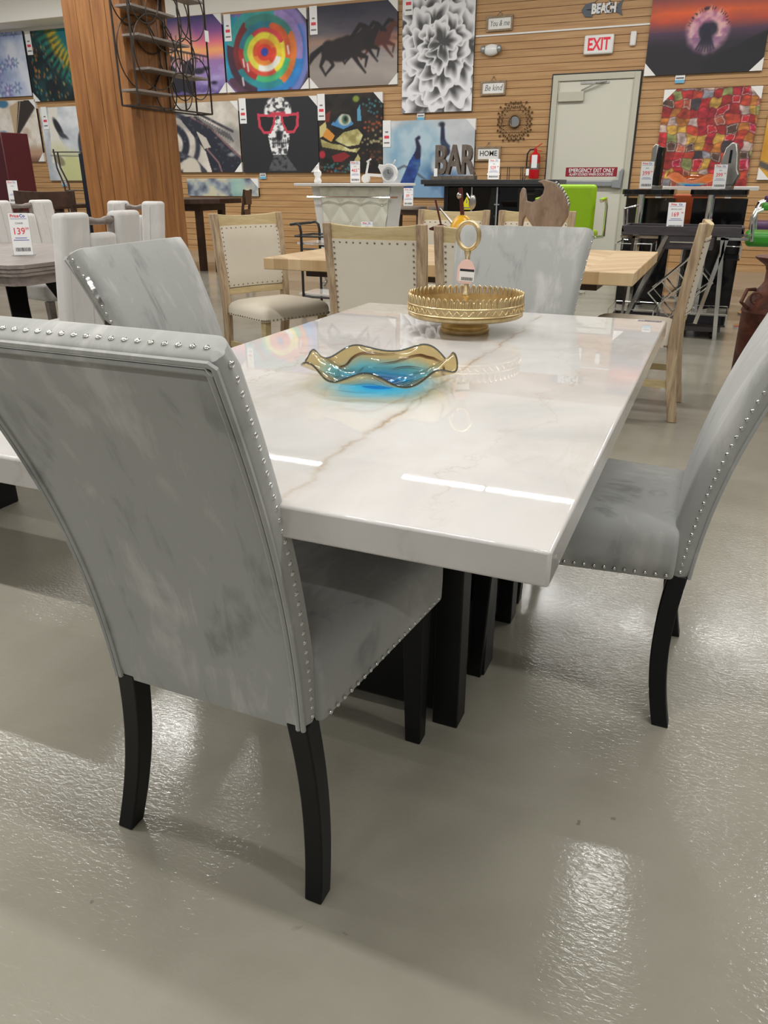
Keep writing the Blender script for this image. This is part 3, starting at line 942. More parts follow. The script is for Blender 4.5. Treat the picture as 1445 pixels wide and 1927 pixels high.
def canvas(name, label, x0, x1, z0, z1, fn, seed=1, nx=110, corners='', ptag=None, bcode=None, depth=.04, y=None, roll=0):
    w, h = x1 - x0, z1 - z0
    A = Art(w, h, nx, seed); fn(A)
    ny = A.ny
    y1 = WY if y is None else y
    root = thing(name, label, 'wall art', ((x0 + x1) / 2, y1, z0), group='printed canvases on the slat wall')
    vs = [(-w / 2 + w * i / (nx - 1), -depth, h * j / (ny - 1)) for j in range(ny) for i in range(nx)]
    fs = [(j * nx + i, j * nx + i + 1, (j + 1) * nx + i + 1, (j + 1) * nx + i) for j in range(ny - 1) for i in range(nx - 1)]
    me = bpy.data.meshes.new('printed_face'); me.from_pydata(vs, [], fs)
    at = me.color_attributes.new('print', 'FLOAT_COLOR', 'POINT')
    c = np.clip(A.c, 0, 1); c = np.where(c <= .04045, c / 12.92, ((c + .055) / 1.055) ** 2.4)
    buf = np.ones((ny, nx, 4)); buf[..., :3] = c
    at.data.foreach_set('color', buf.ravel().astype(np.float32))
    me.materials.append(M['print'])
    o = bpy.data.objects.new('printed_face', me); COL.objects.link(o); o.parent = root
    mb = MB(); mb.box(-w / 2, w / 2, -depth + .001, -.0015, 0, h)
    mb.build('stretcher_frame', M['canvas_edge'], root, smooth=False)
    s = .15
    for k in corners:
        q = {'a': [(-w / 2, h), (-w / 2 + s, h), (-w / 2, h - s)], 'b': [(w / 2, h), (w / 2, h - s), (w / 2 - s, h)],
             'c': [(-w / 2, 0), (-w / 2, s), (-w / 2 + s, 0)], 'd': [(w / 2, 0), (w / 2 - s, 0), (w / 2, s)]}[k]
        mb = MB(); mb.prism([(p[0] * 1.004, p[1]) for p in q], .0, depth + .004, M=Matrix.Rotation(PI / 2, 4, 'X'))
        mb.build('corner_protector', M['white_matte'], root, smooth=False)
    if ptag is not None:
        tx = -w / 2 + ptag
        mb = MB(); mb.box(tx, tx + .13, -depth - .008, -depth - .004, h - .36, h + .01)
        mb.prism([(tx + .02, h - .1), (tx + .11, h - .1), (tx + .065, h - .01)], 0, .0012, M=T(0, -depth - .0082, 0) @ Matrix.Rotation(PI / 2, 4, 'X'))
        pt = mb.build('price_tag', M['paper'], root, smooth=False, label='white hanging price tag')
        mb = MB()
        mb.box(tx + .025, tx + .105, -depth - .0095, -depth - .008, h - .24, h - .2); mb.build('red_print', M['tag_red'], pt, smooth=False)
        mb = MB(); mb.box(tx + .02, tx + .11, -depth - .0095, -depth - .008, h - .31, h - .29); mb.build('grey_print', M['ink_grey'], pt, smooth=False)
        mb = MB(); mb.box(tx + .04, tx + .09, -depth - .0095, -depth - .008, h - .16, h - .14); mb.build('grey_print', M['ink_grey'], pt, smooth=False)
    if bcode is not None:
        bx = -w / 2 + bcode
        mb = MB(); mb.box(bx, bx + .12, -.02, -.016, -.098, -.003)
        bt = mb.build('stock_label', M['paper'], root, smooth=False, label='small white and blue stock label')
        mb = MB(); mb.box(bx, bx + .12, -.0215, -.02, -.098, -.06); mb.build('blue_band', M['sky_blue'], bt, smooth=False)
        mb = MB(); mb.box(bx + .01, bx + .11, -.0215, -.02, -.05, -.03); mb.build('print_line', M['ink_grey'], bt, smooth=False)
    return root


t = NT('canvas_print'); b = t.bsdf((1, 1, 1, 1), .6)
a = t.n.new('ShaderNodeVertexColor'); a.layer_name = 'print'; t.link(a.outputs[0], b.inputs['Base Color'])
M['print'] = t.mat

canvas('floral_canvas', 'canvas of pale blue blossom at the far left top row', -13.15, -12.16, 2.6, 3.62, a_floral, 11, 90)
canvas('feather_canvas', 'dark teal and gold feather canvas just left of the timber pillar', -12.13, -10.95, 2.5, 3.6, a_teal, 12, corners='c', ptag=.03)
canvas('bridge_canvas', 'purple sunset seascape canvas with a bridge, seen through the iron wall shelf', -9.08, -7.95, 2.49, 3.6, a_bridge, 13, corners='bd')
canvas('circles_canvas', 'canvas of brushed concentric rings in rainbow colours around a blue dot', -7.92, -6.42, 2.49, 3.57, a_circles, 14, 130, corners='bcd', ptag=.02)
canvas('horses_canvas', 'canvas of dark galloping horses on grey sand', -6.39, -4.92, 2.49, 3.57, a_horses, 15, 130, corners='bcd', ptag=.03)
canvas('ruffle_canvas', 'tall grey and white canvas of ruffled paper petals', -4.84, -3.74, 2.1, 3.72, a_ruffle, 16, 130, ptag=.03, bcode=.24)
canvas('dandelion_canvas', 'wide dark sunset canvas with a glowing dandelion at the top right', -1.36, .07, 2.44, 3.4, a_dandelion, 17, 130, corners='cd', bcode=.4)
canvas('sail_canvas', 'cream and brown canvas with a dark triangular sail, far left lower row', -13.2, -12.12, 1.5, 2.54, a_kite, 18, 90, corners='bd')
canvas('portrait_canvas', 'grey and yellow abstract portrait canvas half behind the timber pillar', -12.05, -10.95, 1.17, 2.4, a_face, 19, 90, ptag=.05, bcode=.25)
canvas('girder_canvas', 'navy and beige canvas of arched iron girders below the purple seascape', -9.1, -7.75, 1.3, 2.37, a_girder, 20, 130, corners='bd')
canvas('skull_canvas', 'black canvas of a white skull wearing red sunglasses', -7.72, -6.28, 1.29, 2.39, a_skull, 21, 150, corners='bd', ptag=.0, bcode=.3)
canvas('stained_glass_canvas', 'dark canvas of a stained glass face with one eye', -6.27, -5.16, 1.28, 2.40, a_glassface, 22, 130, corners='b', ptag=.0)
canvas('peacock_canvas', 'pale canvas of two blue peacocks standing low behind the bar letters', -5.15, -3.67, .92, 2.0, a_peacock, 23, 130, corners='b', ptag=.0)
canvas('mosaic_canvas', 'red patchwork canvas of painted squares right of the exit door', -1.07, .12, 1.08, 2.27, a_mosaic, 24, 130, corners='ab')
canvas('yellow_canvas', 'golden yellow canvas cut off by the right edge', .24, 1.3, 1.17, 1.95, a_yellow, 25, 60, corners='c')
canvas('landscape_canvas', 'low strip canvas of grey and teal brushwork behind the dark pub table', -8.9, -7.45, .92, 1.2, a_spill, 26, 80, corners='b')
# ------------------------------------------------------------------ price signs
def price_sign(label, loc, rz, w=.105, h=.21, price='399', cents='99', item='', tilt=R(14), group='acrylic price signs', base=True, holder=True):
    root = thing('price_sign', label, 'sign', loc, rz, group)
    M4 = Matrix.Rotation(-tilt, 4, 'X')          # leans back, faces local -Y
    mb = MB()
    if base: mb.box(-w * .62, w * .62, -.012, .07, 0, .003)
    if holder: mb.box(-w / 2 - .002, w / 2 + .002, .0014, .003, 0.003, h + .003, M=M4)
    if base or holder: mb.build('acrylic_holder', M['clear'], root, smooth=False)
    mb = MB(); mb.box(-w / 2, w / 2, 0, .0012, .004, h, M=M4)
    card = mb.build('card', M['paper'], root, smooth=False)
    def tx(body, size, mat, x, z, xs=1., bold=0.):
        p = M4 @ Vector((x, -.0006, z))
        return text('lettering', body, size, mat, card, p, (PI / 2 - tilt, 0, 0), .0004, 'CENTER', xs, bold)
    k = h / .21
    tx('Price', .021 * k, M['tag_red'], -w * .19, h * .93, 1., .0006); tx('Co', .021 * k, M['tag_blue'], w * .21, h * .93, 1., .0006)
    if item: tx(item, .013 * k, M['ink_grey'], 0, h * .76)
    tx(price, .046 * k, M['tag_red'], -w * .07, h * .57, .9, .0004); tx(cents, .018 * k, M['tag_red'], w * .36, h * .63)
    mb = MB()
    mb.box(-w * .4, w * .4, -.0009, -.0002, h * .36, h * .375, M=M4); mb.box(-w * .42, w * .42, -.0009, -.0002, h * .86, h * .868, M=M4); mb.box(-w * .3, w * .3, -.0009, -.0002, h * .41, h * .425, M=M4)
    mb.build('ruled_line', M['tag_blue'], card, smooth=False)
    mb = MB(); rr = random.Random(int(price or 0)); x = -w * .38
    while x < w * .38:
        q = w * (.012 + .03 * rr.random()); mb.box(x, min(x + q, w * .4), -.0009, -.0002, h * .1, h * .19, M=M4); x += q + w * (.015 + .02 * rr.random())
    mb.build('barcode', M['ink'], card, smooth=False)
    return root


# ------------------------------------------------------------------ marble dining table
TX0, TX1, TY0, TY1, TZ0, TZ1 = -1.098, -.125, .771, 2.443, .715, .762
table = thing('dining_table', 'white marble topped dining table with black base in the foreground', 'table', ((TX0 + TX1) / 2, (TY0 + TY1) / 2, 0))
hx, hy = (TX1 - TX0) / 2, (TY1 - TY0) / 2
mb = MB(); mb.box(-hx, hx, -hy, hy, TZ0, TZ1)
top = mb.build('tabletop', M['marble_top'], table, bevel=.0045, seg=3)
mb = MB(); x = hx - .118
rr = random.Random(4)
mb.box(hx - .082, hx - .014, hy - .038, hy - .012, TZ1 + .0002, TZ1 + .0008)
st = mb.build('barcode_sticker', M['clear'], top, smooth=False)
mb = MB(); x = hx - .08
while x < hx - .018:
    q = .0008 + .002 * rr.random(); mb.box(x, x + q, hy - .034, hy - .016, TZ1 + .0009, TZ1 + .0013); x += q + .002 + .0015 * rr.random()
mb.build('barcode', M['ink_grey'], st, smooth=False)
# base: two panelled ends joined by a mid panel, square posts, low rails
bz = TZ0
ey0, ey1 = -.235, .25
for yy in (ey0, ey1):
    mb = MB(); mb.box(-.16, .16, yy - .02, yy + .02, .03, bz)
    mb.build('end_panel', M['black_wood'], table, bevel=.003)
for yy in (ey0, ey1):
    for sx in (-1, 1):
        mb = MB(); mb.box(sx * .19 - .03, sx * .19 + .03, yy - .03, yy + .03, 0, bz)
        mb.build('post', M['black_wood'], table, bevel=.003)
for sx in (-1, 1):
    mb = MB(); mb.box(sx * .185 - .035, sx * .185 + .035, -.045, .035, 0, bz)
    mb.build('post', M['black_wood'], table, bevel=.003)
    mb = MB(); mb.box(sx * .165 - .02, sx * .165 + .02, ey0, ey1, .04, .22); mb.build('side_rail', M['black_wood'], table, bevel=.003)
    mb = MB(); mb.box(sx * .12 - .012, sx * .12 + .012, ey0, -.02, .05, bz); mb.build('side_panel', M['black_wood'], table, bevel=.002)
mb = MB(); mb.box(-.30, .30, -.5, .5, bz - .03, bz - .001); mb.build('support_frame', M['black_wood'], table, bevel=.003)

# ------------------------------------------------------------------ second marble table at the left edge
ct = thing('coffee_table', 'low white marble table with grey veins and black legs at the left edge', 'table', (-2.36, 1.72, 0))
mb = MB(); mb.box(-.86, .86, -.342, .342, .39, .457); mb.build('tabletop', M['marble_grey'], ct, bevel=.007, seg=3)
for xa, xb in ((-.78, -.46), (-.32, -.02)):
    mb = MB(); mb.box(xa, xb, -.02, .24, 0, .389); mb.build('pedestal_leg', M['black_wood'], ct, bevel=.004)

# ------------------------------------------------------------------ grey velvet chairs
PZ = [.365, .46, .60, .67, .74, .83, .90, .955, .968]
PY = [.014, .004, -.021, -.041, -.064, -.098, -.129, -.158, -.166]
_co = np.polyfit(PZ, PY, 3)
def back_y(z): return float(np.polyval(_co, z))
def back_frame(z):
    dy = float(np.polyval(np.polyder(_co), z)); d = Vector((0, dy, 1)).normalized()
    return Vector((0, back_y(z), z)), d, Vector((0, d.z, -d.y))
WIDE = 0.0
def back_w(z):
    f = (z - .365) / .603
    return .1875 + .012 * f + .013 * max(0, f) ** 4 + WIDE * f
def back_t(z): return .058 - .008 * (z - .365) / .603

def back_section(w, t, puff=.004, sh=0.):
    """rounded outline in (x, s), s from the rear face (0) to the front face (t)"""
    w -= sh; lo, hi = sh, t - sh
    rr, rf = .007, .022
    pts = []
    for k in range(7): pts.append((-w + rr + (2 * w - 2 * rr) * k / 6, lo))
    for k in range(1, 4): a = -PI / 2 + PI / 2 * k / 3; pts.append((w - rr + rr * math.cos(a), lo + rr + rr * math.sin(a)))
    for k in range(1, 4): s = lo + rr + (hi - lo - rr - rf) * k / 4; pts.append((w + .003 * math.sin(PI * k / 4), s))
    for k in range(0, 6): a = PI / 2 * k / 5; pts.append((w - rf + rf * math.cos(a), hi - rf + rf * math.sin(a)))
    n = 12
    for k in range(1, n):
        x = (w - rf) * (1 - 2 * k / n); pts.append((x, hi + puff * (1 - (x / (w - rf)) ** 2)))
    for k in range(5, -1, -1): a = PI / 2 * k / 5; pts.append((-w + rf - rf * math.cos(a), hi - rf + rf * math.sin(a)))
    for k in range(3, 0, -1): s = lo + rr + (hi - lo - rr - rf) * k / 4; pts.append((-w - .003 * math.sin(PI * k / 4), s))
    for k in range(3, 0, -1): a = -PI / 2 + PI / 2 * k / 3; pts.append((-w + rr - rr * math.cos(a), lo + rr + rr * math.sin(a)))
    return pts

mbn = MB()
mbn.lathe([(.0044, 0), (.0043, .0011), (.0036, .0024), (.0021, .0033), (.0006, .0036)], 12)
_nail = mbn.build('nailhead', M['nail']); NAIL = _nail.data; bpy.data.objects.remove(_nail)

def nail(parent, p, nrm):
    o = bpy.data.objects.new('nailhead', NAIL); COL.objects.link(o); o.parent = parent
    o.location = p; o.rotation_euler = Vector(nrm).to_track_quat('Z', 'Y').to_euler()
    return o

def velvet_chair(label, loc, rz, seed, nail_side, nail_top, seat_sides, mat, wide=0.):
    global WIDE
    WIDE = wide
    root = thing('dining_chair', label, 'chair', loc, rz, 'grey velvet dining chairs around the marble table')
    # seat: stacked outlines, crowned on top
    def outline(inset, z):
        w0, w1, y0, y1, r = .205 - inset, .245 - inset, .045 + inset * .3, .505 - inset, .03
        pts = []
        for (cx, cy, a0) in ((w1 - r, y1 - r, 0), (-w1 + r, y1 - r, PI / 2), (-w0 + .01, y0 + .01, PI), (w0 - .01, y0 + .01, 1.5 * PI)):
            q = r if cy > .2 else .01
            for k in range(6):
                a = a0 + PI / 2 * k / 5; pts.append((cx + q * math.cos(a), cy + q * math.sin(a), z))
        return pts
    mb = MB(); mb.loft([outline(i, z) for i, z in ((.006, .356), (.001, .362), (0, .40), (0, .435), (.004, .455), (.012, .468), (.028, .478), (.055, .485), (.10, .490), (.16, .493))])
    seat = mb.build('seat', mat, root, angle=60)
    mb = MB(); rings = []
    zs = list(np.linspace(.352, .968, 22))
    for i, z in enumerate(zs):
        p, d, n = back_frame(z)
        sh = .004 if i in (0, len(zs) - 1) else 0
        puff = .004 * math.sin(PI * min(1, max(0, (z - .36) / .62))) ** .6
        rings.append([p + Vector((x, 0, 0)) + n * s for x, s in back_section(back_w(z), back_t(z), puff, sh)])
    p, d, n = back_frame(.968)
    rings.append([p + d * .004 + Vector((x, 0, 0)) + n * s for x, s in back_section(back_w(.968), back_t(.968), 0, .010)])
    mb.loft(rings)
    back = mb.build('backrest', mat, root, angle=50)
    # double piping round the rear panel
    mb = MB()
    for off, pr in ((.0035, .0042), (.0125, .0042)):
        path = []
        for z in np.linspace(.358, .968 - off, 20):
            p, d, n = back_frame(z); path.append(p + Vector((back_w(z) - off, 0, 0)) - n * .0012)
        top_ = [q.copy() for q in path]
        p, d, n = back_frame(.972 - off)
        w = back_w(.97) - off - .006
        cross = [p + Vector((w - 2 * w * k / 12, 0, 0)) - n * .0012 for k in range(13)]
        left = [Vector((-q.x, q.y, q.z)) for q in reversed(top_)]
        mb.tube(top_ + cross + left, pr, 6)
    mb.build('piping', mat, back)
    # nails that the photo shows one by one
    def side_pts(sx):
        out = []
        N = 33
        for k in range(N):
            z = .372 + (.955 - .372) * k / (N - 1)
            p, d, n = back_frame(z); out.append((p + Vector((sx * (back_w(z) + .0012), 0, 0)) + n * .020, (sx, 0, 0)))
        return out
    def top_pts():
        p, d, n = back_frame(.968); w = back_w(.968) - .022; N = 22
        return [(p + d * .0035 + Vector((w - 2 * w * k / (N - 1), 0, 0)) + n * .020, d) for k in range(N)]
    def seat_pts(sx):
        N = 20
        return [(Vector((sx * (.2065 + (.2455 - .2065) * (y - .045) / .46), y, .369)), (sx, -.08 * 1, 0)) for y in [.06 + .405 * k / (N - 1) for k in range(N)]]
    rest = MB()
    def rest_add(pts):
        for p, nrm in pts:
            q = Vector(nrm).to_track_quat('Z', 'Y').to_matrix().to_4x4()
            rest.lathe([(.0044, 0), (.0036, .0024), (.0006, .0036)], 8, M=Matrix.Translation(p) @ q)
    for sx in (-1, 1):
        if sx in nail_side:
            for p, nrm in side_pts(sx): nail(back, p, nrm)
        else: rest_add(side_pts(sx))
        if sx in seat_sides:
            for p, nrm in seat_pts(sx): nail(seat, p, nrm)
        else: rest_add(seat_pts(sx))
    if nail_top:
        for p, nrm in top_pts(): nail(back, p, nrm)
    else: rest_add(top_pts())
    rest_add([(Vector((-.205 + .41 * k / 20, .5045, .369)), (0, 1, 0)) for k in range(21)])
    tag(rest.build('nailhead_trim', M['nail'], root), kind='stuff')
    # legs
    for sx in (-1, 1):
        mb = MB(); mb.bar((sx * .2, .455, .36), (sx * .197, .468, 0), .048, .048, up=(0, 1, 0), w2=.036, h2=.036)
        mb.build('leg', M['black_wood'], root, bevel=.003)
        mb = MB(); rings = []
        for z in np.linspace(.362, 0, 12):
            f = 1 - z / .362
            cx = sx * (.169 + .036 * f) - .014 * f; cy = .036 + .020 * math.sin(PI * f * .75) - .030 * f ** 2
            a, b = .0185 - .002 * f, .020 - .002 * f
            rings.append([(cx + i * a, cy + j * b, z) for i, j in ((-1, -1), (1, -1), (1, 1), (-1, 1))])
        mb.loft(rings); mb.build('leg', M['black_wood'], root, bevel=.003, angle=30)
    return root

def vv(i, k=1.): return velvet('grey_velvet_%d' % i, tuple(x * k for x in rgb(128, 130, 128)[:3]) + (1,), tuple(x * k for x in rgb(163, 164, 161)[:3]) + (1,), tuple(x * k for x in rgb(188, 187, 184)[:3]) + (1,), i * 2.7 + 1)
velvet_chair('grey velvet chair seen from behind in the left foreground', (-.670, .811, 0), -R(.6), 1, (1,), True, (1,), vv(1))
chB = velvet_chair('grey velvet chair with torn plastic wrap hanging from its top corner', (-1.355, 1.765, 0), -PI / 2 + R(6), 2, (1,), False, (), vv(2), .038)
velvet_chair('grey velvet chair cut off by the right edge, showing its side nails', (.052, 1.765, 0), PI / 2, 3, (-1,), False, (-1,), vv(3), .015)
velvet_chair('grey velvet chair at the far end of the marble table behind the gold stand', (-.635, 2.545, 0), PI, 4, (-1,), False, (), vv(4), .020).scale = (1, 1, 1.015)

# torn wrap on the chair at the left
mb = MB(); rings = []
for k in range(9):
    f = k / 8; z = .925 - .09 * f
    p, d, n = back_frame(z)
    wd = .05 * math.sin(PI * min(1, f * .9 + .08)) + .004
    rings.append([p + Vector((back_w(z) + .006 + .030 * math.sin(PI * f) * g, 0, 0)) + n * (.006 + .5 * wd * g + .016 * math.sin(PI * g)) for g in (0, .35, .7, 1)])
    rings[-1] += [q + Vector((.0025, 0, 0)) for q in reversed(rings[-1])]
mb.loft(rings)
mb.build('plastic_wrap', M['wrap'], chB, label='clear torn plastic wrap')
mb = MB(); rings = []
for k in range(6):
    f = k / 5; z = .835 - .10 * f
    p, d, n = back_frame(.835)
    w = .03 * (1 - f) + .002
    base = p + Vector((back_w(.83) + .006 + .012 * f, -.0 * f, -(.10 * f)))
    rings.append([base + n * .01, base + n * (.01 + w), base + n * (.01 + w) + Vector((.003, 0, 0)), base + n * .01 + Vector((.003, 0, 0))])
mb.loft(rings)
mb.build('loose_strip', M['iron'], chB, label='loose grey strip')

# ------------------------------------------------------------------ gold tray on a foot
gs = thing('cake_stand', 'round gold pedestal tray with a pierced rim and a ring handle', 'tray', (-.627, 2.04, TZ1 + .0004))
mb = MB(); mb.lathe([(.0, 0), (.066, 0), (.068, .004), (.068, .009), (.064, .013), (.066, .016), (.064, .021), (.050, .030), (.046, .040), (.046, .046), (0, .046)], 48)
mb.build('foot', M['gold'], gs)
mb = MB(); mb.lathe([(0, .044), (.150, .044), (.156, .048), (.156, .054), (.154, .056), (.156, .058), (.156, .082), (.153, .083), (.152, .056), (.149, .053), (0, .052)], 72)
mb.build('tray', M['gold'], gs)
mb = MB(); NF = 58
for k in range(NF):
    a = 2 * PI * k / NF
    Mx = rotz(a)
    pts = [Mx @ Vector((.1545, -.006, .080)), Mx @ Vector((.1545, -.0055, .094)), Mx @ Vector((.1545, -.0035, .102)), Mx @ Vector((.1545, 0, .105)), Mx @ Vector((.1545, .0035, .102)), Mx @ Vector((.1545, .0055, .094)), Mx @ Vector((.1545, .006, .080))]
    mb.tube(pts, .0021, 5)
    mb.tube([Mx @ Vector((.1545, 0, .08)), Mx @ Vector((.1545, 0, .101))], .0024, 5)
mb.build('pierced_rim', M['gold'], gs)
mb = MB(); NW = 48
mb.tube([(.157 * math.cos(2 * PI * k / 200), .157 * math.sin(2 * PI * k / 200), .070 + .006 * math.sin(NW * PI * k / 100)) for k in range(200)], .0016, 5, closed=True)
mb.tube(circle_pts((0, 0, .0805), .1565, 90, 'XY'), .0018, 5, closed=True); mb.tube(circle_pts((0, 0, .060), .1565, 90, 'XY'), .0018, 5, closed=True)
mb.build('rim_scroll', M['gold'], gs)
mb = MB(); mb.lathe([(.012, .05), (.012, .056), (.007, .062), (.0105, .068), (.0105, .072), (.006, .078), (.0065, .09), (.011, .096), (.011, .100), (.0065, .106), (.0065, .198), (.009, .206), (.009, .212), (.004, .216)], 20)
mb.build('stem', M['gold'], gs)
mb = MB(); mb.tube(circle_pts((0, 0, .249), .034, 36, 'XZ', rx=.029), .0058, 10, closed=True)
mb.build('ring_handle', M['gold'], gs)
# hanging paper tag on the stem, turned to the viewer
q = [(-.017, -.03), (.017, -.03), (.025, -.021), (.025, .012), (.016, .027), (.005, .033), (-.005, .033), (-.016, .027), (-.025, .012), (-.025, -.021)]
Mt = T(.0, -.010, .158) @ rotz(R(16)) @ Matrix.Rotation(R(4), 4, 'Y') @ Matrix.Rotation(PI / 2, 4, 'X')
mb = MB(); mb.prism([(a * .92, b * .98) for a, b in q], 0, .0012, M=Mt)
tg = mb.build('hang_tag', plain('pink_card', rgb(240, 200, 190), .6, 0, .02), gs, smooth=False, label='pale pink hanging tag')
mb = MB(); mb.prism([(-.017, -.024), (.023, -.024), (.023, .008), (-.017, .008)], .0012, .0018, M=Mt); mb.build('sticker', M['paper'], tg, smooth=False)
mb = MB(); mb.prism([(-.016, .002), (.022, .002), (.022, .008), (-.016, .008)], .0018, .0022, M=Mt)
for k in range(9): mb.prism([(-.01 + .0034 * k, -.021), (-.008 + .0034 * k, -.021), (-.008 + .0034 * k, -.013), (-.01 + .0034 * k, -.013)], .0018, .0022, M=Mt)
mb.build('print', M['ink'], tg, smooth=False)
mb = MB(); mb.tube([Mt @ Vector((0, .029, .002)), (.002, -.009, .196), (.007, -.004, .208)], .0006, 5); mb.build('tag_string', M['paper'], tg)

# ------------------------------------------------------------------ ruffled glass bowl
def glass_bowl(label, loc, mat, R0, rf, h, rz, waves, amp, group=None):
    root = thing('glass_bowl', label, 'bowl', loc, rz, group)
    n, m = 120, 26
    vs, fs = [], []
    for i in range(m + 1):
        f = i / m
        for k in range(n):
            a = 2 * PI * k / n
            wv = math.sin(waves * a + .5 * math.sin(a * 2)) * (1 + .3 * math.sin(3 * a)) + .4 * math.sin(2 * a + .7)
            r = rf * .7 + (R0 - rf * .7) * f * (1 + .035 * f * f * math.cos(waves * a + .9))
            z = .010 + (h - .010) * f ** 1.75 + amp * f ** 2.4 * wv
            vs.append((r * math.cos(a), r * math.sin(a), z))
    for i in range(m):
        for k in range(n):
            k2 = (k + 1) % n
            fs.append((i * n + k, i * n + k2, (i + 1) * n + k2, (i + 1) * n + k))
    fs.append(tuple(range(n - 1, -1, -1)))
    mb = MB(); mb.add(vs, fs)
    o = mb.build('bowl_body', mat, root, angle=180)
    s = o.modifiers.new('solid', 'SOLIDIFY'); s.thickness = .0028; s.offset = 1
    mb = MB(); mb.lathe([(rf * .75, 0), (rf, 0), (rf, .004), (rf * .72, .0095), (0, .0095)], 40)
    mb.build('bowl_foot', M['foot_blue'], root)
    mb = MB(); mb.tube([vs[m * n + k] for k in range(n)], .0018, 6, closed=True)
    mb.build('bowl_lip', M['lip'], root)
    return root
M['foot_blue'] = mat_artglass('blue_glass', (.50, .80, .98, 1), (.50, .80, .98, 1), (.50, .80, .98, 1), .05, .1, .2, False)
M['lip'] = mat_artglass('smoky_lip_glass', (.4, .44, .47, 1), (.4, .44, .47, 1), (.4, .44, .47, 1), .05, .1, .2, False)
glass_bowl('ruffled amber and blue glass bowl on the marble table', (-.605, 1.40, TZ1 + .0004), M['bowl'], .153, .040, .046, R(14), 7, .0105)
# ------------------------------------------------------------------ pale oak dining set
bt = thing('dining_table', 'pale oak herringbone dining table behind the marble table', 'table', (-1.345, 4.40, 0))
mb = MB(); mb.box(-.98, .98, -.63, .63, .70, .76); mb.build('tabletop', M['herring'], bt, bevel=.004)
mb = MB(); mb.box(-.80, .80, -.48, .48, .655, .699); mb.build('apron', M['dark_wood'], bt, bevel=.003)
for sx in (-1, 1):
    mb = MB(); mb.box(sx * .45 - .06, sx * .45 + .06, -.3, .3, 0, .06); mb.box(sx * .45 - .05, sx * .45 + .05, -.1, .1, .06, .655)
    mb.build('pedestal', M['dark_wood'], bt, bevel=.004)

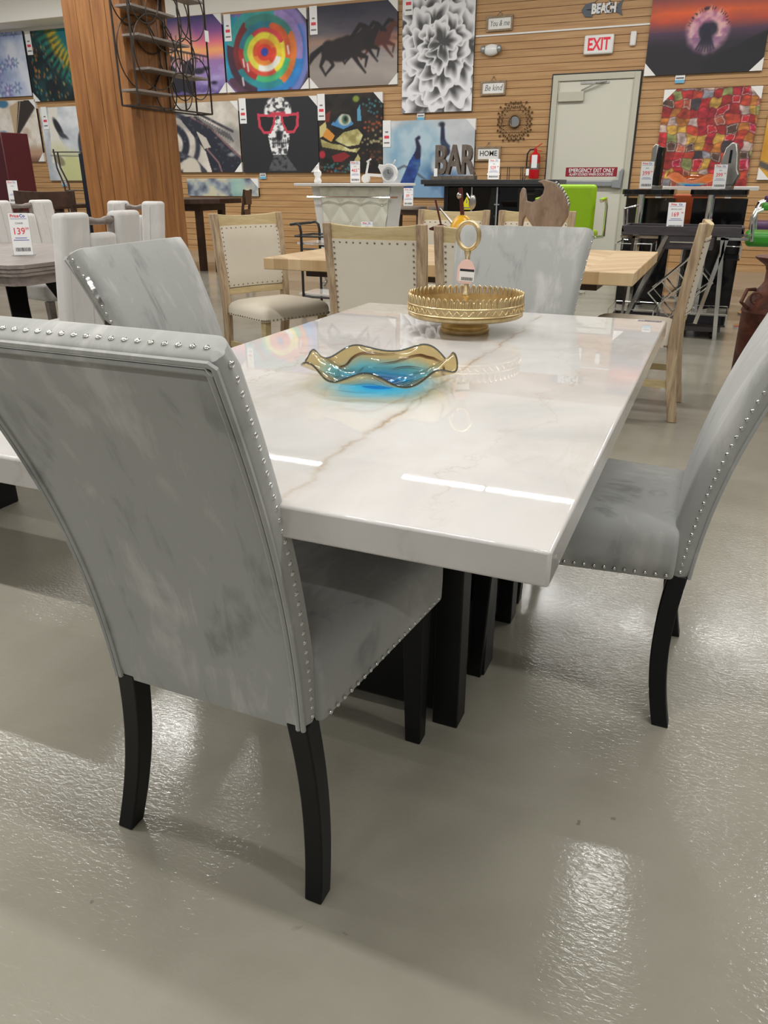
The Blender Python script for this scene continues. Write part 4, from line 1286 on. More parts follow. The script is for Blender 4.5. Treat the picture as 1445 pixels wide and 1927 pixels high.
def oak_chair(label, loc, rz, variant='beige'):
    """upholstered back in a show-wood frame; local +y is the front"""
    root = thing('dining_chair', label, 'chair', loc, rz, 'beige nailhead chairs around the pale oak table')
    H_ = .965; hw = .24
    yb = lambda z: -.005 - .055 * max(0, (z - .45) / .5) ** 1.25 - .05 * max(0, (.4 - z) / .4) ** 1.5
    for sx in (-1, 1):
        mb = MB(); rings = []
        for z in np.linspace(0, H_, 16):
            wd = .021; dp = .026 - .006 * abs(z - .45)
            cx = sx * (.215 + .022 * min(1, z / .9)); cy = yb(z) + .0
            rings.append([(cx + i * wd, cy + j * dp, z) for i, j in ((-1, -1), (1, -1), (1, 1), (-1, 1))])
        mb.loft(rings); mb.build('rear_leg_post', M['grey_wash'], root, bevel=.004)
        mb = MB(); mb.bar((sx * .215, .40, .40), (sx * .215, .40, 0), .045, .045, up=(0, 1, 0), w2=.036, h2=.036); mb.build('leg', M['light_wood'], root, bevel=.003)
        mb = MB(); mb.bar((sx * .212, -.02, .19), (sx * .212, .40, .19), .02, .035); mb.build('side_stretcher', M['light_wood'], root)
    def rail(z0, z1, bow, name, th=.028):
        mb = MB(); rings = []
        for k in range(11):
            x = -.22 + .44 * k / 10; by = -bow * (1 - (x / .22) ** 2); lift = .012 * (x / .22) ** 2 if name == 'top_rail' else 0
            rings.append([(x, yb(z0) + by - th / 2, z0), (x, yb(z0) + by + th / 2, z0), (x, yb(z1) + by + th / 2, z1 - .010 + lift), (x, yb(z1) + by - th / 2, z1 - .010 + lift)])
        mb.loft(rings); return mb.build(name, M['light_wood'], root, bevel=.003)
    rail(.885, H_ - .004, .026, 'top_rail'); rail(.49, .54, .02, 'lower_rail')
    mb = MB(); mb.bar((-.21, .19, .19), (.21, .19, .19), .02, .035); mb.build('cross_stretcher', M['light_wood'], root)
    mb = MB(); rings = []
    for k in range(13):
        x = -.216 + .432 * k / 12; by = -.024 * (1 - (x / .22) ** 2); e = max(0, abs(x) - .195) / .021 * .012
        sec = []
        zz = np.linspace(.535, .895, 9)
        for z in zz: ez = .012 * max(0, (abs(z - .715) - .162) / .018) ; sec.append((x, yb(z) + by - .022 + e * .4, z))
        for z in zz[::-1]: sec.append((x, yb(z) + by + .034 - e - (.012 if z in (zz[0], zz[-1]) else 0), z))
        rings.append(sec)
    mb.loft(rings); pad = mb.build('back_pad', M['beige_fabric'], root, angle=60)
    mb = MB()
    for face, s in ((-.0225, -1), (.026, 1)):
        def put(x, z):
            by = -.024 * (1 - (x / .22) ** 2)
            mb.ball((x, yb(z) + by + face, z), .0048, 8, 5, (1, .55, 1))
        for k in range(14):
            z = .548 + .334 * k / 13; put(-.203, z); put(.203, z)
        for k in range(1, 11): x = -.203 + .406 * k / 11; put(x, .882); put(x, .548)
    tag(mb.build('nailhead_trim', M['bronze_nail'], pad), kind='stuff')
    def ol(i, z):
        r = .035; w0, w1, y0, y1 = .235 - i, .252 - i, -.0 + i, .445 - i; pts = []
        for cx, cy, a0 in ((w1 - r, y1 - r, 0), (-w1 + r, y1 - r, PI / 2), (-w0 + r, y0 + r, PI), (w0 - r, y0 + r, 1.5 * PI)):
            for k in range(6): a = a0 + PI / 2 * k / 5; pts.append((cx + r * math.cos(a), cy + r * math.sin(a), z))
        return pts
    mb = MB(); mb.loft([ol(0, .378), ol(0, .412), ol(.004, .432), ol(.018, .451), ol(.045, .465), ol(.09, .475), ol(.14, .479)])
    seat = mb.build('seat', M['beige_fabric'], root, angle=60)
    mb = MB(); o = ol(-.001, .387)
    for i in range(len(o)):
        p, q = Vector(o[i]), Vector(o[(i + 1) % len(o)]); L = (q - p).length; n = max(1, int(L / .026))
        for k in range(n): mb.ball(tuple(p.lerp(q, k / n)), .005, 8, 5)
    tag(mb.build('nailhead_trim', M['bronze_nail'], seat), kind='stuff')
    return root

oak_chair('beige nailhead chair at the left end of the oak table, turned so its seat shows', (-2.735, 4.33, 0), -PI / 2 - R(24))
oak_chair('beige nailhead chair with its back to us, wholly visible left of the gold stand', (-1.515, 3.50, 0), 0)
oak_chair('beige nailhead chair half hidden by the grey chair behind the gold stand', (-.935, 3.44, 0), 0)
oak_chair('beige nailhead chair on the far side of the oak table behind the yellow figure', (-1.785, 5.38, 0), PI)
oak_chair('beige nailhead chair on the far side of the oak table behind the wooden fish', (-1.20, 5.38, 0), PI)
oak_chair('whitewashed wooden chair seen edge on at the right end of the oak table', (-.17, 4.30, 0), PI / 2)

# wooden fish on the oak table
fx = thing('wooden_fish', 'weathered wooden fish sculpture standing on the oak table', 'sculpture', (-1.0, 4.70, .76), R(-8))
def px_poly(pts, s=.00326, cx=1022, by=420): return [((x - cx) * s, (by - y) * s + .10) for x, y in pts]
fish = px_poly([(978, 418), (977, 362), (981, 352), (985, 354), (989, 374), (1000, 376), (1010, 372), (1020, 362), (1022, 352), (1017, 345), (1008, 342), (1020, 339), (1040, 344), (1052, 354), (1062, 368), (1068, 382), (1067, 398), (1058, 414), (1046, 424), (1030, 430), (1014, 426), (1000, 410), (990, 398), (986, 404), (984, 418)])
mb = MB(); mb.prism(fish, -.018, .018, M=T(0, 0, .03) @ Matrix.Rotation(PI / 2, 4, 'X'))
mb.build('fish_body', M['grey_wood'] if False else wood('driftwood', rgb(112, 94, 80), rgb(140, 120, 104), rgb(160, 142, 126), (5, 5, 2), .7), fx, bevel=.005)
mb = MB()
edge = px_poly([(1041, 345), (1053, 355), (1063, 369), (1068, 383)])
for i in range(len(edge) - 1):
    for k in range(3):
        a = Vector(edge[i]).lerp(Vector(edge[i + 1]), k / 3)
        mb.ball((a[0] + .002, -.004, a[1] + .03), .010, 7, 5, (1, 1.4, 1.2))
mb.build('shell_edging', M['silver'], fx)
mb = MB(); mb.box(-.09, .09, -.04, .04, 0, .02); mb.bar((.0, 0, .015), (.0, 0, .15), .02); mb.build('display_foot', M['dark_wood'], fx)

# yellow figure made of spoons
yf = thing('spoon_figure', 'small yellow metal figure with red spoon handles standing on the oak table', 'ornament', (-1.44, 4.55, .76))
mb = MB(); mb.lathe([(0, 0), (.05, 0), (.07, .04), (.075, .09), (.07, .14), (.055, .175), (.03, .20), (0, .207)], 20); mb.build('figure_body', M['yellow'], yf)
mb = MB(); mb.bar((0, 0, .20), (-.015, -.01, .35), .022, .01); mb.build('red_handle', M['maroon'], yf)
mb = MB(); mb.bar((-.13, 0, .15), (-.165, -.01, .285), .022, .01); mb.bar((-.13, 0, .15), (-.2, 0, .125), .02, .01); mb.bar((-.13, 0, .15), (-.06, 0, .125), .02, .01)
mb.tube([(-.2, 0, .125), (-.1, .01, .11), (-.05, 0, .10)], .007, 6)
mb.build('red_handle', M['maroon'], yf)
mb = MB(); mb.ball((.06, -.01, .275), .04, 10, 6, (.55, .2, 1), M=None); mb.tube([(.06, -.01, .27), (.02, 0, .32)], .005, 6); mb.build('spoon', M['silver'], yf)
mb = MB(); mb.tube([(-.14, 0, .24), (-.04, 0, .14)], [.004, .012], 6); mb.build('spoon', M['silver'], yf)
mb = MB(); mb.ball((-.02, .0, .31), .02, 8, 6)
mb.build('spoon', M['silver'], yf)

# ------------------------------------------------------------------ grey counter group at the left
gt = thing('dining_table', 'weathered grey wood dining table with angled corners at the left edge', 'table', (-3.9, 3.50, 0))
def chamfer(hx, hy, c): return [(-hx + c, -hy), (hx - c, -hy), (hx, -hy + c), (hx, hy - c), (hx - c, hy), (-hx + c, hy), (-hx, hy - c), (-hx, -hy + c)]
mb = MB(); mb.prism(chamfer(.70, .61, .05), .742, .762); mb.prism(chamfer(.695, .605, .05), .722, .740); mb.prism(chamfer(.69, .60, .05), .705, .721); mb.prism(chamfer(.665, .575, .05), .655, .704)
mb.build('tabletop', M['grey_wood'], gt, bevel=.002)
for sx in (-1, 1):
    for sy in (-1, 1):
        mb = MB(); mb.bar((sx * .12, sy * .12, .655), (sx * .42, sy * .36, 0), .10, .08, up=(0, 0, 1)); mb.build('splayed_leg', M['black_wood'], gt, bevel=.004)
def handle_chair(label, loc, rz):
    root = thing('dining_chair', label, 'chair', loc, rz, 'pale grey chairs with a grab handle in the back')
    hw, zt, zn, nw = .25, 1.02, .93, .085
    def prof(z): return -.03 - .07 * max(0, (z - .45) / .55)
    outer = [(-hw, .40), (hw, .40), (hw, zt - .03), (hw - .03, zt), (nw, zt), (nw - .004, zn), (-nw + .004, zn), (-nw, zt), (-hw + .03, zt), (-hw, zt - .03)]
    # two wings and a lower panel make the notch
    mb = MB()
    def slab(x0, x1, z0, z1, th=.075):
        rings = []
        for z in np.linspace(z0, z1, 6):
            y = prof(z); rings.append([(x0, y - th / 2, z), (x1, y - th / 2, z), (x1, y + th / 2, z), (x0, y + th / 2, z)])
        mb.loft(rings)
    slab(-hw, -nw, .12 if False else .42, zt); slab(nw, hw, .42, zt); slab(-nw, nw, .42, zn)
    mb.build('backrest', M['velvet_soft'], root, bevel=.022, seg=4)
    mb = MB()
    for sx in (-1, 1): mb.tube([(sx * .17, prof(z) + .038, z) for z in np.linspace(.48, zt - .03, 8)], .006, 6)
    mb.tube([(x, prof(.86) - .039, .86) for x in (-hw + .03, 0, hw - .03)], .003, 6)
    for sx in (-1, 1): mb.tube([(sx * (hw - .03), prof(z) - .039, z) for z in (.45, .65, .86)], .003, 6)
    mb.build('seam_piping', M['velvet_soft'], root)
    mb = MB(); y = prof(.985); mb.tube([(-nw - .004, y, .985), (-nw * .6, y, .982), (-nw * .25, y, .978), (nw * .25, y, .978), (nw * .6, y, .982), (nw + .004, y, .985)], [.018, .018, .014, .014, .018, .018], 10)
    y = prof(.955)
    for sx in (-1, 1): mb.bar((sx * nw * .93, y, zn), (sx * nw * .93, prof(1.0), 1.0), .014, .03)
    mb.build('grab_handle', M['grey_wood'], root)
    mb = MB(); mb.box(-.25, .25, -.02, .46, .36, .49); mb.build('seat', M['velvet_soft'], root, bevel=.04, seg=5)
    for sx in (-1, 1):
        mb = MB(); mb.bar((sx * .21, .41, .36), (sx * .21, .42, 0), .05, .05, up=(0, 1, 0), w2=.035, h2=.035); mb.build('leg', M['grey_wood'], root)
        mb = MB(); mb.bar((sx * .21, -.03, .42), (sx * .21, -.09, 0), .05, .05, up=(0, 1, 0), w2=.035, h2=.035); mb.build('leg', M['grey_wood'], root)
    return root
handle_chair('pale grey handle back chair seen from behind beside the grey table', (-2.72, 2.87, 0), PI / 2)
handle_chair('pale grey handle back chair beyond the grey table behind its price sign', (-4.72, 4.47, 0), -PI / 2 - R(12))
handle_chair('pale grey handle back chair at the end of the grey table before the pillar', (-3.86, 4.50, 0), PI - R(6))
price_sign('white 139 price sign on the grey wood table at the left edge', (-3.62, 3.34, .762), R(40), .10, .225, '139', '99', 'CHAIR', R(10))

# ------------------------------------------------------------------ iron wall shelf on the pillar
SX0, SX1, SY0, SY1 = -4.925, -4.752, 5.87, 6.94
ws = thing('wall_shelf', 'open black iron shelf of rings and wooden boards hung on the timber pillar', 'shelf', (SX0, SY0, 1.74))
L, D = SY1 - SY0, SX1 - SX0
mb = MB()
for x in (0, D):
    for y in (0, L): mb.bar((x, y, 0), (x, y, 1.5), .012)
    mb.bar((x, 0, .0), (x, L, .0), .012); mb.bar((x, 0, 1.5), (x, L, 1.5), .012)
    mb.bar((x, L * .62, 0), (x, L * .62, 1.5), .011)
for y in (0, L): mb.bar((0, y, 0), (D, y, 0), .012); mb.bar((0, y, 1.5), (D, y, 1.5), .012)
mb.build('iron_frame', M['iron'], ws)
for cy, cz, r in ((.30, .42, .28), (.46, .68, .24), (.72, .43, .15), (.88, .28, .17), (.62, .15, .15), (.2, .82, .2), (.85, .78, .2)):
    for x in (0, D):
        pts = [(px, y, z) for px, y, z in circle_pts((x, cy, cz), r, 44, 'YZ') if True]
        pts = [(p[0], min(max(p[1], 0), L), max(p[2], 0)) for p in pts]
        mb = MB(); mb.tube(pts, .0055, 6, closed=True); mb.build('iron_ring', M['iron'], ws)
for y0, y1, z in ((0.0, .52, .105), (.20, 1.05, .285 + .0), (.10, .80, .52), (.05, .62, .72), (.45, 1.07, .9)):
    mb = MB(); mb.box(-.0, D, y0, y1, z, z + .018); mb.build('shelf_board', M['grey_wood'], ws, bevel=.002)
mb = MB(); mb.box(D + .006, D + .008, L - .03, L + .03, .60, .69); mb.build('price_tag', M['paper'], ws, label='small white tag')
# ------------------------------------------------------------------ small things on the slat wall
def wood_sign(label, x0, x1, z0, z1, words, size, xs=1., shear=0., font_bold=.0005):
    root = thing('wall_sign', label, 'sign', ((x0 + x1) / 2, WY, (z0 + z1) / 2), group='framed word signs on the slat wall')
    w, h = (x1 - x0) / 2, (z1 - z0) / 2; f = .026
    mb = MB(); mb.box(-w, w, -.032, -.002, -h, -h + f); mb.box(-w, w, -.032, -.002, h - f, h); mb.box(-w, -w + f, -.032, -.002, -h + f, h - f); mb.box(w - f, w, -.032, -.002, -h + f, h - f)
    mb.build('frame', M['sign_wood'], root, bevel=.003)
    mb = MB(); mb.box(-w + f, w - f, -.016, -.003, -h + f, h - f); p = mb.build('panel', M['white_matte'], root, smooth=False)
    text('lettering', words, size, M['ink_grey'] if shear else M['ink'], p, (0, -.017, 0), xs=xs, bold=font_bold, shear=shear)
    mb = MB(); mb.tube([(-w * .2, -.012, h), (0, -.01, h + .05), (w * .2, -.012, h)], .003, 6); mb.ball((0, -.012, h + .05), .012, 8, 6); mb.build('hanger', M['silver'], root)
    return root
wood_sign('framed white sign reading You & me, uppermost on the slat wall', -3.58, -3.20, 3.08, 3.27, 'You & me', .098, .70, .25)
wood_sign('framed white sign reading Be kind above the sunburst mirror', -3.62, -3.25, 2.29, 2.48, 'Be kind', .11, .78, .25)
wood_sign('framed white sign reading HOME beside the bar letters', -3.65, -3.27, 1.43, 1.63, 'HOME', .10, .95, 0, .0008)

ex = thing('exit_sign', 'white exit sign with red letters above the emergency door', 'sign', (-1.995, WY, 2.84))
mb = MB(); mb.box(-.195, .195, -.06, -.002, -.115, .115); mb.build('sign_box', M['white_gloss'], ex, bevel=.022, seg=4)
text('lettering', 'EXIT', .20, plain('exit_red', rgb(236, 40, 66), .5, 0, 0), ex, (0, -.061, -.004), xs=.72, bold=.006)

bf = thing('fish_sign', 'grey fish shaped wall sign with white BEACH letters near the top edge', 'sign', (-2.0, WY, 3.25))
mb = MB()
mb.prism([(-.27, .0), (-.22, .07), (-.12, .085), (-.12, -.085), (-.22, -.075)], .004, .02, M=Matrix.Rotation(PI / 2, 4, 'X'))
mb.prism([(.12, .05), (.18, .03), (.26, .09), (.24, .0), (.27, -.09), (.18, -.04), (.12, -.05)], .004, .02, M=Matrix.Rotation(PI / 2, 4, 'X'))
mb.bar((-.2, -.01, 0), (.2, -.01, 0), .02, .008); mb.build('fish_body', M['grey_wood'] if False else plain('slate_paint', rgb(92, 98, 108), .6), bf)
for i, ch in enumerate('BEACH'):
    text('lettering', ch, .15, M['white_matte'] if i % 2 == 0 else M['alu'], bf, (-.105 + .062 * i, -.022, 0), bold=.008, xs=.75, ext=.006)
mb = MB(); mb.tube([(-.12, -.01, .07), (0, -.008, .16), (.14, -.01, .05)], .003, 5); mb.build('hanging_wire', M['iron'], bf)

em = thing('emergency_light', 'white oval emergency light with two round lamps on the wall', 'light fixture', (-3.48, WY, 2.855))
mb = MB(); mb.ball((0, -.05, 0), .1, 24, 12, (1.15, .55, .74)); mb.build('housing', M['white_gloss'], em)
for sx in (-1, 1):
    mb = MB(); mb.ball((sx * .115, -.065, .01), .052, 16, 8, (.75, .75, 1)); mb.build('lamp_head', M['clear'] if False else M['alu'], em)
sn = MB(); sn.box(-.04, .04, -.05, -.002, -.085, .085)
o = sn.build('motion_sensor', M['white_gloss'], None, bevel=.02, seg=4, loc=(-1.555, WY, 2.885)); tag(o, 'small white sensor box on the slat wall right of the exit sign', 'sensor')

sm = thing('sunburst_mirror', 'small round mirror in a bronze sunburst frame on the slat wall', 'mirror', (-3.09, WY, 1.945))
mb = MB(); mb.lathe([(0, 0), (.072, 0), (.072, .004), (0, .004)], 32, M=T(0, -.02, 0) @ Matrix.Rotation(PI / 2, 4, 'X')); mb.build('mirror_glass', plain('mirror_silver', (.8, .8, .8, 1), .02, 1, 0), sm)
mb = MB(); mb.tube(circle_pts((0, -.024, 0), .076, 36, 'XZ'), .009, 8, closed=True)
rr = random.Random(3)
for k in range(44):
    a = 2 * PI * k / 44; r1 = .15 + (.09 if k % 2 else .045) + .02 * rr.random()
    sq = min(.245 / max(abs(math.cos(a)), abs(math.sin(a))), r1 * 1.12)
    c, s = math.cos(a), math.sin(a); yy = -.012 - .012 * (k % 3) / 2
    mb.bar((c * .08, -.02, s * .08), (c * sq, yy, s * sq), .003, .003)
    mb.box(-.013, .013, -.003, .003, -.013, .013, M=T(c * sq, yy, s * sq)); mb.box(-.009, .009, -.003, .003, -.009, .009, M=T(c * sq * .78, yy, s * sq * .78))
mb.build('sunburst_frame', plain('bronze_leaf', rgb(96, 72, 46), .4, .7, .2), sm)

fe = thing('fire_extinguisher', 'red fire extinguisher hung beside the door frame', 'fire extinguisher', (-2.735, WY - .10, 1.19))
mb = MB(); mb.lathe([(0, 0), (.068, 0), (.072, .01), (.072, .29), (.06, .325), (.03, .345), (.022, .36), (0, .36)], 24); mb.build('cylinder_body', M['red_paint'], fe)
mb = MB(); mb.cyl((0, 0, 0), .0725, .12, .2, 24); mb.build('metal_band', M['silver'], fe)
mb = MB(); mb.box(-.03, .05, -.0755, -.0735, .14, .31); mb.build('inspection_tag', M['paper'], fe, smooth=False)
mb = MB(); mb.lathe([(.022, .36), (.022, .395), (0, .395)], 14); mb.bar((-.02, 0, .395), (.09, 0, .46), .02, .01); mb.bar((-.02, 0, .375), (.09, 0, .36), .02, .01); mb.build('handle', M['red_paint'], fe)
mb = MB(); mb.tube([(-.02, 0, .385), (-.08, 0, .38), (-.115, 0, .33), (-.12, 0, .2), (-.11, 0, .08), (-.1, 0, .04)], .011, 8); mb.build('hose', M['black_metal'], fe)
mb = MB(); mb.box(-.03, .03, .072, .098, .1, .3); mb.build('wall_bracket', M['iron'], fe)

# ------------------------------------------------------------------ black bar by the wall and what stands on it
bb = thing('bar_cabinet', 'long black bar cabinet with glazed doors against the back wall', 'bar', (-3.02, 10.62, 0))
mb = MB(); mb.box(-.94, .94, -.04, .46, 1.115, 1.172); mb.box(-.9, .9, -.02, .44, 1.09, 1.115); mb.build('bar_top', M['charcoal_wood'] if False else plain('black_stone', (.035, .036, .038, 1), .3, 0, .1), bb, bevel=.004)
mb = MB(); mb.box(-.62, -.56, .02, .42, 0, 1.09); mb.box(.84, .9, .02, .42, 0, 1.09); mb.box(-.56, .84, .38, .42, 0, 1.09); mb.box(-.56, .84, .02, .38, .05, .1); mb.box(-.56, .84, .05, .38, .68, .70); mb.box(-.56, .84, .05, .38, .96, .975); mb.build('cabinet_body', M['black_wood'], bb)
for k in range(4):
    x0 = -.56 + k * .35; mb = MB(); mb.box(x0 + .006, x0 + .344, .024, .03, .1, 1.08); dr = mb.build('glass_door', M['dark_glass'], bb, smooth=False)
    mb = MB(); mb.box(x0 + .325, x0 + .344, .012, .03, .1, 1.08); mb.box(x0 + .30, x0 + .37, .010, .024, .86, .875); mb.build('door_edge', M['alu'], dr)
mb = MB(); mb.prism([(-.385, .80), (-.205, .80), (-.295, .965)], .018 - .018, .002, M=T(0, .022, 0) @ Matrix.Rotation(PI / 2, 4, 'X')); wt = mb.build('warning_sticker', plain('sticker_yellow', rgb(226, 214, 20), .5, 0, 0), bb, smooth=False)
mb = MB(); mb.prism([(-.303, .88), (-.287, .88), (-.291, .93), (-.299, .93)], .0025, .003, M=T(0, .022, 0) @ Matrix.Rotation(PI / 2, 4, 'X')); mb.box(-.34, -.25, .0185, .0195, .815, .83); mb.build('sticker_print', M['ink_grey'], wt, smooth=False)
mb = MB(); mb.box(.72, .80, .018, .022, .90, .98); mb.build('orange_sticker', M['orange'], bb, smooth=False)

bl = thing('bar_letters', 'grey wooden BAR letters on a plinth standing on the black bar', 'ornament', (-3.56, 10.80, 1.173))
mb = MB(); mb.box(-.31, .31, -.07, .07, 0, .05); mb.build('plinth', M['grey_wood'] if False else wood('dark_driftwood', rgb(74, 66, 60), rgb(98, 88, 80), rgb(120, 110, 100), (6, 6, 3), .7), bl, bevel=.004)
dw = bpy.data.materials['dark_driftwood']
for i, ch in enumerate('BAR'):
    text('letter', ch, .50, dw, bl, (-.19 + .19 * i, 0, .225), xs=.62, bold=.012, ext=.045)
mb = MB(); mb.box(-.265, -.215, -.075, -.072, .04, .14); mb.build('paper_tag', M['paper'], bl, smooth=False)
price_sign('white price sign reading 529 on the black bar before the home sign', (-2.97, 10.66, 1.173), R(8), .15, .25, '529', '99', 'BAR', R(8))
wr = thing('wire_rack', 'empty black wire rack standing on the black bar', 'rack', (-2.74, 10.86, 1.173))
mb = MB()
mb.tube([(-.2, -.05, 0), (-.2, -.05, .15), (.2, -.05, .15), (.13, -.05, 0)], .006, 6); mb.tube([(-.2, .05, 0), (-.2, .05, .15), (.2, .05, .15), (.13, .05, 0)], .006, 6)
for x in (-.2, -.08, .2): mb.tube([(x, -.05, .15), (x, .05, .15)], .006, 6)
for x in (-.08, .1): mb.tube([(x, -.05, 0), (x, -.05, .15)], .005, 6); mb.tube([(x, .05, 0), (x, .05, .15)], .005, 6)
mb.build('wire_frame', M['iron'], wr)
mb = MB(); mb.box(.17, .21, -.062, -.058, .05, .13); mb.build('paper_tag', M['paper'], wr, smooth=False)

# lime bar chair in front of the exit door
gc = thing('bar_chair', 'lime green bar chair with chrome arm before the exit door', 'chair', (-1.59, 8.75, 0))
mb = MB(); mb.box(-.27, .27, -.05, .04, .62, 1.12); mb.build('backrest', M['lime'], gc, bevel=.04, seg=5)
mb = MB(); mb.box(-.26, .26, 0, .46, .56, .66); mb.build('seat', M['lime'], gc, bevel=.035, seg=4)
for sx in (-1, 1):
    mb = MB(); mb.tube([(sx * .35, .26, .60), (sx * .35, .25, .90), (sx * .345, .22, .955), (sx * .34, .16, .97), (sx * .335, -.08, .96)], .016, 10); mb.tube([(sx * .35, .26, .60), (sx * .2, .26, .58)], .016, 8); ar = mb.build('arm_tube', M['chrome'], gc)
    mb = MB(); mb.bar((sx * .34, .17, .985), (sx * .335, -.07, .975), .045, .025); mb.build('arm_pad', M['lime'], ar, bevel=.01)
mb = MB(); mb.cyl((0, .23, 0), .03, .03, .57, 16); mb.lathe([(.22, 0), (.22, .012), (.06, .035), (0, .035)], 32, (0, .23, 0)); mb.build('pedestal', M['chrome'], gc)

# ------------------------------------------------------------------ white tufted bar
wb = thing('bar_counter', 'white tufted bar counter with chrome rail and claw feet', 'bar', (-3.99, 8.42, 0))
mb = MB(); mb.box(-.64, .62, -.16, .42, 1.10, 1.132); mb.build('bar_top', M['white_gloss'], wb, bevel=.006)
mb = MB()
W0, W1 = .50, .36          # half widths, tapering to the floor
def wbw(z): return W1 + (W0 - W1) * (z - .16) / .94
body = [[(-wbw(z), .0, z), (wbw(z), .0, z), (wbw(z), .36, z), (-wbw(z), .36, z)] for z in (.16, 1.099)]
mb.loft(body); mb.build('bar_body', M['white_gloss'], wb, smooth=False)
mb = MB(); nx, nz = 60, 60; vs, fs = [], []
for j in range(nz + 1):
    for i in range(nx + 1):
        z = .17 + .92 * j / nz; x = -1 + 2 * i / nx; X = x * wbw(z) * .88 + .05
        a = (X / .26 + z / .36) % 1; b = (X / .26 - z / .36) % 1
        da, db = min(a, 1 - a), min(b, 1 - b); d = min(da, db)
        vs.append((X, -.004 - .034 * min(1, d * 3.2) ** .6, z))
for j in range(nz):
    for i in range(nx): q = j * (nx + 1) + i; fs.append((q, q + 1, q + nx + 2, q + nx + 1))
mb.add(vs, fs); tp = mb.build('tufted_panel', plain('ivory_vinyl', rgb(226, 226, 212), .35, 0, .01), wb, angle=180)
so = tp.modifiers.new('s', 'SOLIDIFY'); so.thickness = .004; so.offset = 1
mb = MB()
for n in range(-6, 7):
    for m_ in range(-8, 9):
        X = .26 * (n + m_) / 2; z = .36 * (n - m_) / 2
        if .2 < z < 1.07 and abs((X - .05) / (.88 * wbw(z))) < .97: mb.ball((X, -.010, z), .011, 8, 6)
mb.build('crystal_button', M['chrome'], tp)
mb = MB(); mb.tube([(-.56, .05, .985), (-.50, -.10, .985), (.52, -.10, .985), (.54, .05, .985)], .012, 8)
for x in (-.42, .44): mb.tube([(x, -.10, .985), (x, 0.01, .985)], .008, 6)
mb.build('chrome_rail', M['chrome'], wb)
for sx, sy in ((-1, .02), (1, .02), (-1, .32), (1, .32)):
    mb = MB(); x = sx * .31; mb.tube([(x, sy + .02, .165), (x + sx * .05, sy, .12), (x + sx * .03, sy - .01, .06), (x + sx * .06, sy - .02, .03)], [.05, .04, .022, .03], 10); mb.ball((x + sx * .06, sy - .02, .028), .028, 10, 6); mb.build('claw_foot', M['chrome'], wb)
price_sign('white price sign standing on the white tufted bar', (-3.985, 8.53, 1.133), R(24), .11, .23, '465', '99', 'BAR', R(12))
sc = thing('scooter_clock', 'white scooter shaped table clock on the white bar', 'clock', (-3.66, 8.52, 1.133))
mb = MB(); mb.lathe([(0, -.02), (.045, -.02), (.045, .02), (0, .02)], 20, M=T(-.19, 0, .045) @ Matrix.Rotation(PI / 2, 4, 'X')); mb.bar((-.19, 0, .06), (-.155, 0, .22), .026, .014); mb.bar((-.175, 0, .215), (-.125, 0, .245), .02, .014); mb.bar((-.17, 0, .085), (.0, 0, .075), .016, .03); mb.build('scooter_frame', M['white_matte'], sc)
mb = MB(); mb.prism([(.10 + .095 * math.cos(a), .10 + .095 * math.sin(a)) for a in np.linspace(-PI, .85 * PI * .8, 22)] + [(-.02, .19), (-.03, .16)], -.025, .025, M=Matrix.Rotation(PI / 2, 4, 'X')); mb.bar((.14, 0, .18), (.17, 0, .235), .02, .014); mb.build('scooter_body', M['white_gloss'], sc, bevel=.006)
mb = MB(); mb.tube(circle_pts((.095, -.028, .095), .056, 28, 'XZ'), .010, 6, closed=True); mb.lathe([(0, 0), (.05, 0), (.05, .003), (0, .003)], 24, M=T(.095, -.026, .095) @ Matrix.Rotation(PI / 2, 4, 'X')); cf = mb.build('clock_face', M['alu'], sc)
mb = MB(); mb.bar((.095, -.032, .095), (.095, -.032, .13), .004, .003); mb.bar((.095, -.032, .095), (.118, -.032, .10), .004, .003); mb.build('clock_hand', M['ink'], cf)
sk = thing('white_vase', 'small white lidded jar at the left end of the white bar', 'ornament', (-4.50, 8.60, 1.133))
mb = MB(); mb.lathe([(0, 0), (.038, 0), (.046, .02), (.03, .06), (.046, .09), (.044, .12), (.02, .145), (.012, .17), (.02, .18), (0, .195)], 20); mb.build('jar_body', M['white_gloss'], sk)

# black drinks trolley with marble shelves
tr = thing('drinks_trolley', 'black metal drinks trolley with marble shelves before the white bar', 'trolley', (-3.12, 6.42, 0))
mb = MB(); tw, td = .37, .175
for sy in (-1, 1):
    mb.tube([(-tw - .06, sy * td, .80), (-tw + .0, sy * td, .81), (-tw + .03, sy * td, .79), (-tw + .04, sy * td, .74), (-tw + .04, sy * td, .08)], .012, 8)
    mb.tube([(tw, sy * td, .70), (tw, sy * td, .08)], .012, 8)
    mb.tube([(-tw - .02, sy * td, .705), (tw, sy * td, .705)], .01, 6); mb.tube([(-tw + .04, sy * td, .19), (tw, sy * td, .19)], .01, 6); mb.tube([(-tw + .04, sy * td, .60), (tw, sy * td, .60)], .008, 6)
for x in (-tw - .02, tw): mb.tube([(x, -td, .705), (x, td, .705)], .01, 6)
mb.tube([(-tw - .06, -td, .80), (-tw - .06, td, .80)], .012, 8)
for x in (-tw + .04, tw): mb.tube([(x, -td, .19), (x, td, .19)], .01, 6)
mb.build('trolley_frame', M['black_metal'], tr)
for z in (.635, .20): mb = MB(); mb.box(-tw - .01, tw, -td + .012, td - .012, z, z + .018); mb.build('marble_shelf', M['marble'], tr, bevel=.002)
for x in (-tw + .04, tw):
    for sy in (-1, 1): mb = MB(); mb.lathe([(0, -.012), (.03, -.012), (.034, 0), (.03, .012), (0, .012)], 16, M=T(x, sy * td, .036) @ Matrix.Rotation(PI / 2, 4, 'X')); mb.bar((x, sy * td, .05), (x, sy * td, .09), .012); mb.build('caster', M['black_metal'], tr)
